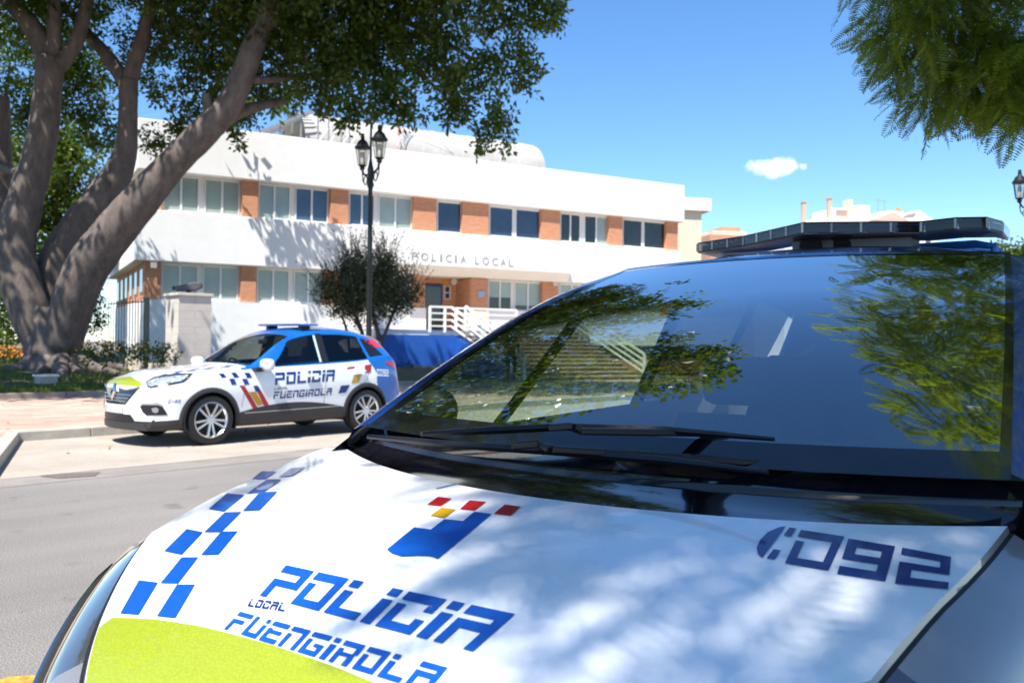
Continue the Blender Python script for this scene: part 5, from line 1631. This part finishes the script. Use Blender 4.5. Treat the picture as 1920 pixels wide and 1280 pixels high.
# hedge row under the fence with orange lantana dots
FLOW = mat('orange_flower', (.62, .20, .02), .6, noise=(9, .4))
def flowers(parent, blobs_, n, seed, sz=.055):
    r = np.random.default_rng(seed); P = []
    for c, rad in blobs_:
        d = ball(r, n, 8); d[:, 2] = np.abs(d[:, 2]) * .9; P.append(np.array(c) + d * rad * 1.03)
    P = np.concatenate(P); D_ = r.normal(0, 1, P.shape); D_ /= np.linalg.norm(D_, axis=1)[:, None]
    N_ = r.normal(0, .4, P.shape); N_[:, 1] -= 1; N_ -= D_ * (N_ * D_).sum(1)[:, None]; N_ /= np.linalg.norm(N_, axis=1)[:, None]
    V, Q = leaf_quads(P, D_, N_, np.full(len(P), sz), np.full(len(P), sz * .9), 0)
    np_mesh('blossom', V - np.array(root_matrix(parent).translation), Q, FLOW, parent)
hb = [(A(165 + 24 * k, 664 - 4 * (k % 2), 23.5 - .12 * k), .42) for k in range(7)]
h_ = leafy('flowering_hedge', 'low dark hedge with orange flowers at the foot of the black fence', 'hedge', (hb[3][0].x, hb[3][0].y, gz(hb[3][0].x, hb[3][0].y)), hb, HEDGE, (.085, .05), 520, .12, 12, 34)
flowers(h_, hb, 16, 3)
hb = [(A(-5 + 17 * k, 668, 27.5), .34) for k in range(4)]
h_ = leafy('flowering_hedge', 'small clump of orange flowers left of the fig roots', 'hedge', (hb[1][0].x, hb[1][0].y, gz(hb[1][0].x, hb[1][0].y)), hb, BRIGHT, (.085, .05), 500, .12, 12, 35)
flowers(h_, hb, 60, 4, .075)
# ground cover along the blue wall
hb = [(BO + BE * (st_ + .5 + .62 * k) + BN * -7.2 + Vector((0, 0, .5)), .34) for k in range(9)]
leafy('ground_cover', 'low green planting along the foot of the blue wall', 'planting', (hb[4][0].x, hb[4][0].y, .4), hb, HEDGE, (.10, .05), 380, .14, 12, 36)

# small feathery tree in front of the entrance
SH = leaf_mat('olive_leaf', (.052, .068, .034), .45, .5, .25, 1.5)
sb = A(690, 655, 26)
sh = thing('small_tree', 'round feathery dark green tree in front of the station entrance', 'tree', (sb.x, sb.y, gz(sb.x, sb.y)))
bl = [(A(640, 545, 26), .85), (A(735, 545, 26), .85), (A(690, 520, 26.3), .95), (A(690, 565, 25.8), .9), (A(615, 550, 26), .45), (A(768, 550, 26), .45), (A(660, 500, 26), .5), (A(725, 500, 26), .5), (A(640, 580, 26), .45), (A(740, 580, 26), .45)]
bl += [(A(690, 545, 26), 1.0)]
V, Q = crown_leaves(bl, (.11, .036), 1250, .17, 20, 41, droop=-.3)
r = np.random.default_rng(42)
# thin upright shoots breaking the outline
Vs, Qs, n0 = [V], [Q], len(V)
tw = MB()
for k in range(260):
    c, rad = bl[r.integers(0, len(bl))]
    d = r.normal(0, 1, 3); d[2] = abs(d[2]) + .7; d /= np.linalg.norm(d)
    b0 = np.array(c) + d * rad * .7; ln = r.uniform(.45, 1.05)
    d2 = d + np.array([0, 0, .6]); d2 /= np.linalg.norm(d2)
    t = r.random(26)
    P = b0 + d2 * (t * ln)[:, None] * 1.0 + r.normal(0, .015, (26, 3))
    D_ = d2 + r.normal(0, .5, (26, 3)); D_ /= np.linalg.norm(D_, axis=1)[:, None]
    N_ = r.normal(0, 1, (26, 3)); N_ -= D_ * (N_ * D_).sum(1)[:, None]; N_ /= np.linalg.norm(N_, axis=1)[:, None]
    v, f_ = leaf_quads(P, D_, N_, np.full(26, .075), np.full(26, .02))
    Vs.append(v); Qs.append(f_ + n0); n0 += len(v)
    tw.tube([tuple(b0), tuple(b0 + d2 * ln * .9)], [.006, .002], 4, caps=False)
np_mesh('crown', np.concatenate(Vs) - np.array(sh.location), np.concatenate(Qs), SH, sh)
for i, l_ in enumerate(([(715, 690, 26, 5), (712, 640, 26, 4.5), (700, 590, 26, 3.5), (690, 540, 26, 2)], [(712, 650, 26, 3.5), (728, 610, 26, 3), (745, 570, 26, 2)], [(690, 690, 26, 4), (678, 620, 26, 3.5), (660, 580, 26, 2.5), (640, 540, 26, 1.5)], [(660, 690, 26.2, 3), (650, 620, 26.2, 2.5), (640, 590, 26.2, 2)], [(688, 640, 26.1, 2.5), (665, 600, 26.1, 2)])):
    limb(tw, L3(l_), 7, 4, seed=i)
tw.build('trunk', bark_mat('dark_bark', (.06, .048, .04)), sh, smooth=True, world=True, angle=180)

# jacarandas: ferny fronds
JAC = leaf_mat('jacaranda_leaf', (.105, .160, .026), .55, .5, .52, 2.0)
def frond_mesh(seed):
    r = np.random.default_rng(seed)
    V, Q = [], []
    Ln = 1.0
    for k in range(19):
        t = .10 + .89 * k / 18
        base = np.array([t * Ln, 0, -.30 * t * t])
        for sd in (-1, 1):
            pl = .26 * sin(pi * min(1, .15 + t * .80)) + .03
            d = np.array([.55, sd * 1.0, -.15 + r.normal(0, .12)]); d /= np.linalg.norm(d)
            n = np.array([0, 0, 1.0]); s_ = np.cross(d, n); s_ /= np.linalg.norm(s_)
            w_ = .018
            i0 = len(V)
            V += [base, base + d * pl * .5 + s_ * w_, base + d * pl, base + d * pl * .5 - s_ * w_]
            Q.append((i0, i0 + 1, i0 + 2, i0 + 3))
    i0 = len(V)
    V += [np.array([0, -.006, 0]), np.array([0, .006, 0]), np.array([.55, .005, -.09]), np.array([.55, -.005, -.09])]; Q.append((i0, i0 + 1, i0 + 2, i0 + 3))
    return np.array(V), np.array(Q)
FR = [frond_mesh(k) for k in range(4)]
def jac_crown(blobs_, n_per, size, seed, hang=.45, k=2.2):
    r = np.random.default_rng(seed); Vs, Qs, n0 = [], [], 0
    for (c, rad), n in zip(blobs_, n_per):
        pos = ball(r, n, k) * rad * np.array([1, 1, .8]) + np.array(c)
        for p in pos:
            v, q_ = FR[r.integers(0, 4)]
            o_ = p - np.array(c)
            d = o_ / (np.linalg.norm(o_) + 1e-6) + r.normal(0, .45, 3); d[2] -= hang; d /= np.linalg.norm(d)
            n_ = np.array([0, 0, 1.0]) + r.normal(0, .45, 3); n_ -= d * d.dot(n_); n_ /= np.linalg.norm(n_)
            s_ = np.cross(n_, d)
            sc = size * r.uniform(.7, 1.25)
            Vs.append(p + (v[:, :1] * d + v[:, 1:2] * s_ + v[:, 2:] * n_) * sc)
            Qs.append(q_ + n0); n0 += len(v)
    return np.concatenate(Vs), np.concatenate(Qs)
def jacaranda(label, base, blobs_, n_per, size, seed, trunk):
    t = thing('jacaranda_tree', label, 'tree', base)
    V, Q = jac_crown(blobs_, n_per, size, seed)
    np_mesh('crown', V - np.array(t.location), Q, JAC, t)
    q = MB()
    for i, l_ in enumerate(trunk): limb(q, l_, 8, 4, seed=seed + i)
    q.build('trunk', BARK, t, smooth=True, world=True, angle=180)
    return t
jb = [(A(1852, 24, 7.2), .62), (A(1772, 74, 7.4), .50), (A(1717, 34, 7.0), .34), (A(1802, 144, 7.3), .42), (A(1892, 114, 7.0), .5), (A(1752, 169, 7.4), .22), (A(1684, 79, 7.2), .17), (A(1937, 184, 7.0), .24), (A(1862, 169, 7.4), .22),
      (A(1732, -76, 7.0), .6), (A(1862, -106, 7.2), .9), (A(1972, 24, 7.2), .9),
      (Vector((3.6, 6.6, 5.4)), 1.3), (Vector((3.0, 6.0, 6.4)), 1.15), (Vector((4.2, 7.0, 6.8)), 1.5), (Vector((3.2, 5.6, 7.6)), 1.2), (Vector((4.4, 5.4, 6.2)), 1.3), (Vector((2.5, 5.4, 6.3)), .65), (Vector((2.35, 5.0, 7.2)), .6), (Vector((4.6, 6.0, 8.2)), 1.4)]
jn = [150, 110, 60, 80, 110, 32, 20, 50, 36, 120, 200, 200, 330, 280, 420, 280, 330, 110, 90, 330]
jt = Vector((5.9, 7.6, .12))
jacaranda('leafy jacaranda branches hanging into the upper right corner', jt, jb, [int(k * 1.15) for k in jn], .34, 51,
          [[(jt, .22), (Vector((5.7, 7.5, 2.2)), .18), (Vector((5.2, 7.2, 4.2)), .12), (Vector((4.4, 6.8, 6.0)), .06), (Vector((3.4, 6.2, 7.0)), .02)],
           [(Vector((5.5, 7.4, 3.0)), .09), (Vector((4.4, 7.2, 4.3)), .05), (Vector((3.6, 7.2, 4.4)), .02)], [(Vector((5.3, 7.3, 3.9)), .09), (Vector((4.6, 6.2, 5.6)), .05), (Vector((3.6, 5.6, 6.8)), .02)]])
j2 = [(Vector((-.18, -1.05, 5.9)), .85), (Vector((.75, -1.0, 6.0)), 1.05), (Vector((-1.38, -.25, 5.7)), .28), (Vector((-.95, .55, 5.8)), .55), (Vector((.15, .85, 6.0)), 1.0), (Vector((1.4, .6, 6.3)), 1.2), (Vector((2.2, -.4, 6.2)), 1.1)]
j2n = [420, 520, 16, 60, 170, 190, 150]
jt2 = Vector((2.4, -3.6, .0))
jacaranda('jacaranda crown above the near police car, its shade falling on the bonnet', jt2, j2, j2n, .44, 57,
          [[(jt2, .2), (Vector((2.3, -3.4, 2.6)), .16), (Vector((1.8, -2.6, 4.6)), .1), (Vector((1.2, -1.4, 5.8)), .05), (Vector((.4, .4, 6.0)), .02)], [(Vector((2.0, -3.0, 3.6)), .09), (Vector((2.3, -1.2, 5.6)), .05), (Vector((2.2, .9, 6.3)), .02)]])
# green trees far right, behind the roof of the near car
p = A(1885, 600, 48)
leafy('street_tree', 'pale green tree top showing beside the light bar at the far right', 'tree', (p.x, p.y, 0), [(A(1890, 485, 48), 1.3), (A(1850, 500, 48), 1.0), (A(1930, 490, 48), 1.4), (A(1880, 520, 48), 1.3)], BRIGHT, (.26, .15), 200, .35, 14, 61,
      trunk=[[(Vector((p.x, p.y, 0)), .25), (A(1885, 500, 48), .1)]])
# ------------------------------------------------------------------ street lamps
IRON = mat('lamp_iron', (.012, .016, .014), .45, metal=.3)
LGL = glass_mat('lantern_glass', (.88, .86, .80), 1.4, .05, .8)
def street_lamp(label, loc, rz, sc):
    t = thing('street_lamp', label, 'street lamp', loc, rz, 'cast iron street lamps'); t.scale = (sc, sc, sc)
    q = MB(); q.lathe([(.22, 0), (.22, .25), (.15, .32), (.13, .9), (.16, .95), (.10, 1.05), (.065, 1.4), (.06, 3.2), (.075, 3.25), (.055, 3.32), (.05, 4.85), (.085, 4.95), (.06, 5.05), (.075, 5.3), (.05, 5.4), (.028, 5.55), (.022, 6.6), (.04, 6.64), (.0, 6.72)], 14, caps=False)
    q.build('post', IRON, t, smooth=True)
    for sg in (-1, 1):
        q = MB()
        q.tube([(0, 0, 5.22), (sg * .2, 0, 5.20), (sg * .42, 0, 5.26), (sg * .5, 0, 5.38)], [.03, .026, .024, .03], 8)
        c = Vector((sg * .30, 0, 5.10))
        q.tube([c + Vector((cos(a_) * .10, 0, sin(a_) * .10)) for a_ in [2 * pi * k / 14 for k in range(15)]], .014, 6)
        q.tube([(0, 0, 4.95), (sg * .12, 0, 5.02), (sg * .2, 0, 5.16)], .016, 6)
        q.tube([(sg * .38, 0, 5.05), (sg * .46, 0, 5.12), (sg * .5, 0, 5.3)], .014, 6)
        ar = q.build('arm', IRON, t, smooth=True)
        ln = bpy.data.objects.new('lantern', None); COL.objects.link(ln); ln.parent = t; ln.location = (sg * .5, 0, 5.38); ln.empty_display_size = .1
        q = MB(); q.lathe([(.03, -.02), (.07, .03), (.05, .06), (.095, .09), (.10, .11)], 8, caps=True); q.build('cup', IRON, ln)
        q = MB(); q.lathe([(.095, .11), (.155, .50)], 6, caps=False); q.build('glass', LGL, ln)
        q = MB()
        for k in range(6):
            a_ = 2 * pi * k / 6
            q.bar((.096 * cos(a_), .096 * sin(a_), .10), (.158 * cos(a_), .158 * sin(a_), .51), .014, .014)
        q.build('frame', IRON, ln)
        q = MB(); q.lathe([(.045, .12), (.055, .16), (.05, .38), (.03, .42), (.0, .43)], 12, caps=True); q.build('bulb', mat('lamp_diffuser', (.62, .60, .56), .5), ln, smooth=True)
        q = MB(); q.lathe([(.16, .49), (.185, .50), (.185, .54), (.15, .57), (.11, .66), (.06, .70), (.04, .74), (.055, .77), (.03, .80), (.05, .84), (.0, .86)], 12, caps=True); q.build('cap', IRON, ln, smooth=True, angle=30)
    return t
lp = A(694, 400, 20.0)
street_lamp('black iron twin lantern street lamp in front of the police station', (lp.x, lp.y, .13), radians(-58), .985)
lp2 = A(1944, 385, 21.5)
street_lamp('black iron street lamp with one lantern showing at the right edge', (lp2.x, lp2.y, 0.0), radians(8), .93)
# ------------------------------------------------------------------ gate pillar, floodlight, fence
pp = A(352, 700, 24.0)
gzp = gz(pp.x, pp.y)
PLB = mat('pillar_block', (.60, .54, .47), .9, noise=(2.5, .08, 8), noise2=(25, .08))
gp = thing('gate_pillar', 'square pale block gate pillar with a flat cap behind the parked police car', 'pillar', (pp.x, pp.y, gzp - .05), radians(42))
ptop = A(352, 552, 24.0).z - gzp + .05
nc = 11; ch_ = (ptop - .06) / nc; hw_ = .45
for k in range(nc):
    for sg in (-1, 1):
        q = MB()
        if k % 2: q.box(-hw_, hw_, min(0, sg * hw_) + (.003 if sg > 0 else 0), max(0, sg * hw_) - (.003 if sg < 0 else 0), k * ch_ + .001, (k + 1) * ch_ - .001)
        else: q.box(min(0, sg * hw_) + (.003 if sg > 0 else 0), max(0, sg * hw_) - (.003 if sg < 0 else 0), -hw_, hw_, k * ch_ + .001, (k + 1) * ch_ - .001)
        q.build('stone_block', PLB, gp, bevel=.004)
q = MB(); q.box(-hw_ - .05, hw_ + .05, -hw_ - .05, hw_ + .05, ptop - .06, ptop + .02); q.build('cap', PLB, gp, bevel=.01)
fl_ = thing('floodlight', 'dark grey floodlight lying on top of the gate pillar', 'floodlight', (pp.x, pp.y, gzp + ptop - .03), radians(12))
q = MB(); q.box(-.06, .06, -.05, .05, 0, .10); q.build('bracket', IRON, fl_)
q = MB(); q.prism([(-.36, .10), (-.30, .06), (.22, .10), (.36, .20), (.34, .30), (.12, .31), (-.24, .21), (-.34, .19)], 'y', -.13, .13); fb_ = q.build('housing', mat('floodlight_grey', (.07, .068, .075), .5), fl_, bevel=.02)
q = MB(); q.box(-.42, -.362, -.03, .03, .09, .20); q.build('knob', IRON, fl_)
# black railing left of the pillar
f0, f1 = A(203, 630, 26.5), A(275, 630, 24.4)
fz = gz(f1.x, f1.y) + .12
fence = thing('iron_fence', 'thin black iron fence with a thick end post left of the gate pillar', 'fence', (f0.x, f0.y, fz))
ftop = A(240, 566, 25.4).z
for k in range(15):
    p = f0.lerp(f1, k / 14)
    q = MB(); q.tube([(p.x, p.y, fz), (p.x, p.y, ftop + (.06 if k % 2 else .10))], .011, 5); q.build('picket', IRON, fence, world=True)
for z_ in (fz + .1, ftop - .02):
    q = MB(); q.bar((f0.x, f0.y, z_), (f1.x, f1.y, z_), .03, .03); q.build('rail', IRON, fence, world=True)
q = MB(); q.bar((f1.x, f1.y, fz - .1), (f1.x, f1.y, A(275, 558, 24.4).z), .10, .10, up=(0, 1, 0)); q.build('end_post', mat('post_green', (.008, .022, .02), .5), fence, world=True)
w0, w1 = A(150, 640, 27.2), A(303, 640, 24.2)
lw = thing('low_wall', 'low pale stone wall under the iron fence', 'wall', (w0.x, w0.y, gz(w0.x, w0.y) - .1))
nw = 9
for k in range(nw):
    a, b = w0.lerp(w1, k / nw), w0.lerp(w1, (k + .985) / nw)
    za = gz(a.x, a.y)
    q = MB(); q.bar((a.x, a.y, za + .12), (b.x, b.y, za + .12), .28, .42); q.build('coping_stone', mat('coping', (.55, .48, .38), .9, noise=(6, .2)), lw, world=True, bevel=.01)
# small white concrete box on the verge
bp_ = A(86, 740, 21.6)
cbx = thing('concrete_box', 'small white concrete service box on the grass verge below the fig tree', 'service box', (bp_.x, bp_.y, gz(bp_.x, bp_.y) - .06), rz_road)
q = MB(); q.box(-.2, .2, -.2, .2, 0, .22); q.build('body', mat('box_grey', (.45, .38, .32), .85), cbx, bevel=.01)
q = MB(); q.box(-.23, .23, -.23, .23, .22, .27); q.build('lid', mat('box_white', (.75, .72, .70), .7), cbx, bevel=.01)
# ------------------------------------------------------------------ distant buildings
def far_block(name, label, D, boxes, group=None):
    x0 = min(b[0] for b in boxes); b0 = A(x0, 640, D)
    t = thing(name, label, 'building', (b0.x, b0.y, 0), BT * .4, group)
    mi = (Matrix.Translation(t.location) @ Matrix.Rotation(BT * .4, 4, 'Z')).inverted()
    for (xa, xb, ya, yb, nm, m, dep, yo) in boxes:
        a = mi @ A(xa, yb, D); b = mi @ A(xb, ya, D)
        q = MB(); q.box(a.x, b.x, yo, yo + dep, max(0, a.z) if yb < 600 else 0, b.z); q.build(nm, m, t)
    return t, mi
CREAM = mat('cream_wall', (.72, .58, .42), .85, noise=(.3, .05)); CREAM2 = mat('pale_cream', (.78, .70, .60), .85)
TERR = mat('terracotta', (.52, .27, .17), .85, noise=(.4, .15)); OFFW = mat('off_white_wall', (.76, .70, .66), .85); PINKR = mat('pink_roof', (.62, .42, .34), .85, noise=(.5, .15))
DKW = mat('far_window', (.10, .10, .11), .3)
far_block('apartment_block', 'cream block standing right behind the police station', 62, [(1262, 1320, 392, 640, 'wall', CREAM, 8, 0), (1262, 1337, 371, 394, 'top_band', CREAM2, 9, -.3), (1318, 1331, 418, 640, 'rear_wing', TERR, 6, 2), (1322, 1329, 432, 450, 'window', DKW, .1, 1.9)])
far_block('apartment_block', 'low terracotta house peeping over the left end of the light bar', 95, [(1330, 1425, 440, 640, 'wall', TERR, 9, 0), (1345, 1415, 430, 441, 'parapet', CREAM, 6, 1), (1372, 1412, 420, 431, 'stair_head', TERR, 4, 2)])
t, mi = far_block('apartment_block', 'white and pink hillside apartments above the middle of the light bar', 105, [(1562, 1800, 408, 640, 'wall', OFFW, 12, 0), (1478, 1561, 427, 640, 'wing', OFFW, 10, 1), (1585, 1640, 384, 409, 'stair_head', OFFW, 5, 1), (1588, 1618, 388, 398, 'window', mat('far_shade', (.35, .27, .22), .8), .2, .9), (1640, 1668, 376, 409, 'tower', OFFW, 4, 1.5), (1612, 1621, 368, 409, 'chimney', CREAM, 1.2, .6), (1690, 1716, 388, 409, 'tower', OFFW, 4, 1), (1716, 1748, 384, 409, 'tower', OFFW, 4, 2), (1737, 1744, 376, 385, 'chimney', TERR, .6, 2)])
for r_ in range(4):
    for c_ in range(9):
        a_ = mi @ A(1575 + c_ * 25, 424 + r_ * 50 + 26, 105); b_ = mi @ A(1575 + c_ * 25 + 11, 424 + r_ * 50, 105)
        q = MB(); q.box(a_.x, b_.x, -.06, -.01, a_.z, b_.z); q.build('window', DKW, t)
def far_prism(nm, pts, D, dep, m, yo=0):
    q = MB(); q.prism([((mi @ A(x, y, D)).x, (mi @ A(x, y, D)).z) for x, y in pts], 'y', yo, yo + dep); return q.build(nm, m, t)
far_prism('hip_roof', [(1555, 409), (1600, 392), (1640, 388), (1700, 409)], 105, 6, OFFW, 3)
far_prism('hip_roof', [(1650, 409), (1700, 392), (1735, 409)], 105, 3, PINKR, -.4)
far_prism('sloping_roof', [(1720, 409), (1740, 392), (1768, 384), (1810, 409)], 105, 8, OFFW, .5)
far_prism('shaded_gap', [(1728, 398), (1738, 394), (1758, 390), (1752, 396)], 105, .1, mat('far_shade', (.35, .27, .22), .8), .38)
q = MB()
for x_, y_ in ((1702, 358), (1716, 360), (1648, 395), (1756, 378)):
    a, b = mi @ A(x_, 405, 105), mi @ A(x_, y_, 105)
    qq = MB(); qq.tube([(a.x, 3, a.z), (a.x, 3, b.z)], .05, 5); qq.bar((a.x - .5, 3, b.z - .2), (a.x + .5, 3, b.z - .2), .05, .05); qq.build('aerial', GALV, t)
for x0_, x1_, y_, lb_ in ((1504, 1512, 378, 'left one of two slim brown chimneys behind the light bar'), (1552, 1560, 371, 'right one of two slim brown chimneys behind the light bar')):
    a, b = A(x0_, 424, 108), A(x1_, y_, 108)
    zb_ = a.z - .4
    ct = thing('chimney', lb_, 'chimney', (a.x, a.y, 0), 0, 'chimneys behind the light bar')
    q = MB(); q.box(0, b.x - a.x, 0, .5, zb_, b.z - .15); q.build('stack', mat('chimney_brown', (.48, .36, .28), .9), ct)
    q = MB(); q.box(-.06, b.x - a.x + .06, -.06, .56, b.z - .15, b.z); q.build('pot', TERR, ct)
# ------------------------------------------------------------------ person on the stairs
def person(loc, rz, label):
    t = thing('person', label, 'person', loc, rz)
    J = {'pel': (0, 0, .92), 'sp': (0, .02, 1.12), 'ch': (0, .01, 1.32), 'nk': (0, .0, 1.47), 'hd0': (0, -.01, 1.56), 'hd1': (0, -.01, 1.68),
         'sl': (-.18, 0, 1.40), 'el': (-.25, .03, 1.12), 'wl': (-.24, -.08, .90), 'hl': (-.23, -.12, .81), 'sr': (.18, 0, 1.40), 'er': (.26, .02, 1.13), 'wr': (.22, -.14, .98), 'hr': (.18, -.22, .95),
         'hpl': (-.10, 0, .88), 'kl': (-.11, -.03, .48), 'al': (-.11, .02, .09), 'tl': (-.12, -.14, .03), 'hpr': (.10, 0, .88), 'kr': (.12, -.05, .50), 'ar': (.12, .0, .09), 'tr': (.13, -.16, .03)}
    R = {'pel': .155, 'sp': .14, 'ch': .165, 'nk': .06, 'hd0': .085, 'hd1': .095, 'sl': .075, 'el': .048, 'wl': .036, 'hl': .03, 'sr': .075, 'er': .048, 'wr': .036, 'hr': .03,
         'hpl': .10, 'kl': .065, 'al': .045, 'tl': .035, 'hpr': .10, 'kr': .065, 'ar': .045, 'tr': .035}
    E_ = [('pel', 'sp'), ('sp', 'ch'), ('ch', 'nk'), ('nk', 'hd0'), ('hd0', 'hd1'), ('ch', 'sl'), ('sl', 'el'), ('el', 'wl'), ('wl', 'hl'), ('ch', 'sr'), ('sr', 'er'), ('er', 'wr'), ('wr', 'hr'), ('pel', 'hpl'), ('hpl', 'kl'), ('kl', 'al'), ('al', 'tl'), ('pel', 'hpr'), ('hpr', 'kr'), ('kr', 'ar'), ('ar', 'tr')]
    ks = list(J); me = bpy.data.meshes.new('body')
    me.from_pydata([J[k] for k in ks], [(ks.index(a), ks.index(b)) for a, b in E_], [])
    o = bpy.data.objects.new('body', me); COL.objects.link(o); o.parent = t
    sm = o.modifiers.new('skin', 'SKIN'); sm.use_smooth_shade = True
    for i, k in enumerate(ks):
        sv = me.skin_vertices[0].data[i]; sv.radius = (R[k], R[k] * (.72 if k in ('pel', 'sp', 'ch') else 1)); sv.use_root = (k == 'pel')
    ss = o.modifiers.new('sub', 'SUBSURF'); ss.levels = 2; ss.render_levels = 2
    me.materials.append(mat('dark_clothes', (.018, .02, .03), .8))
    q = MB(); q.lathe([(.0, 1.62), (.104, 1.63), (.108, 1.69), (.08, 1.765), (.0, 1.785)], 16, o=(0, .005, 0)); q.build('hair', mat('dark_hair', (.012, .01, .009), .6), t, smooth=True)
    q = MB(); q.lathe([(.0, 1.50), (.055, 1.515), (.08, 1.58), (.082, 1.64), (.0, 1.65)], 14, o=(0, -.035, 0)); q.build('face', mat('skin', (.42, .25, .18), .6), t, smooth=True)
    return t
pq = A(958, 690, 29.3)
person(Vector((pq.x, pq.y, .143)), radians(20), 'person in dark clothes standing at the foot of the entrance stairs')

# fallen leaves on the pavement, the bay and the near road
r = np.random.default_rng(77)
P = []
for k in range(420):
    a, b = r.uniform(-14, 16), r.uniform(10.5, VB)
    w_ = RD(a, b, 0); onpav = b > K0[1] or a < K1[0]
    P.append((w_.x, w_.y, .134 if onpav else .010))
P = np.array(P); n = len(P)
D_ = r.normal(0, 1, (n, 3)); D_[:, 2] = .1; D_ /= np.linalg.norm(D_, axis=1)[:, None]
N_ = np.tile([0, 0, 1.0], (n, 1)) + r.normal(0, .2, (n, 3)); N_ -= D_ * (N_ * D_).sum(1)[:, None]; N_ /= np.linalg.norm(N_, axis=1)[:, None]
V, Q = leaf_quads(P, D_, N_, r.uniform(.05, .11, n), r.uniform(.025, .05, n), .1)
fl2 = np_mesh('fallen_leaves', V, Q, mat('dry_leaf', (.20, .12, .05), .8, noise=(3, .5)))
tag(fl2, 'scattered dry brown leaves on the pavement and parking bay', 'leaves', kind='stuff')
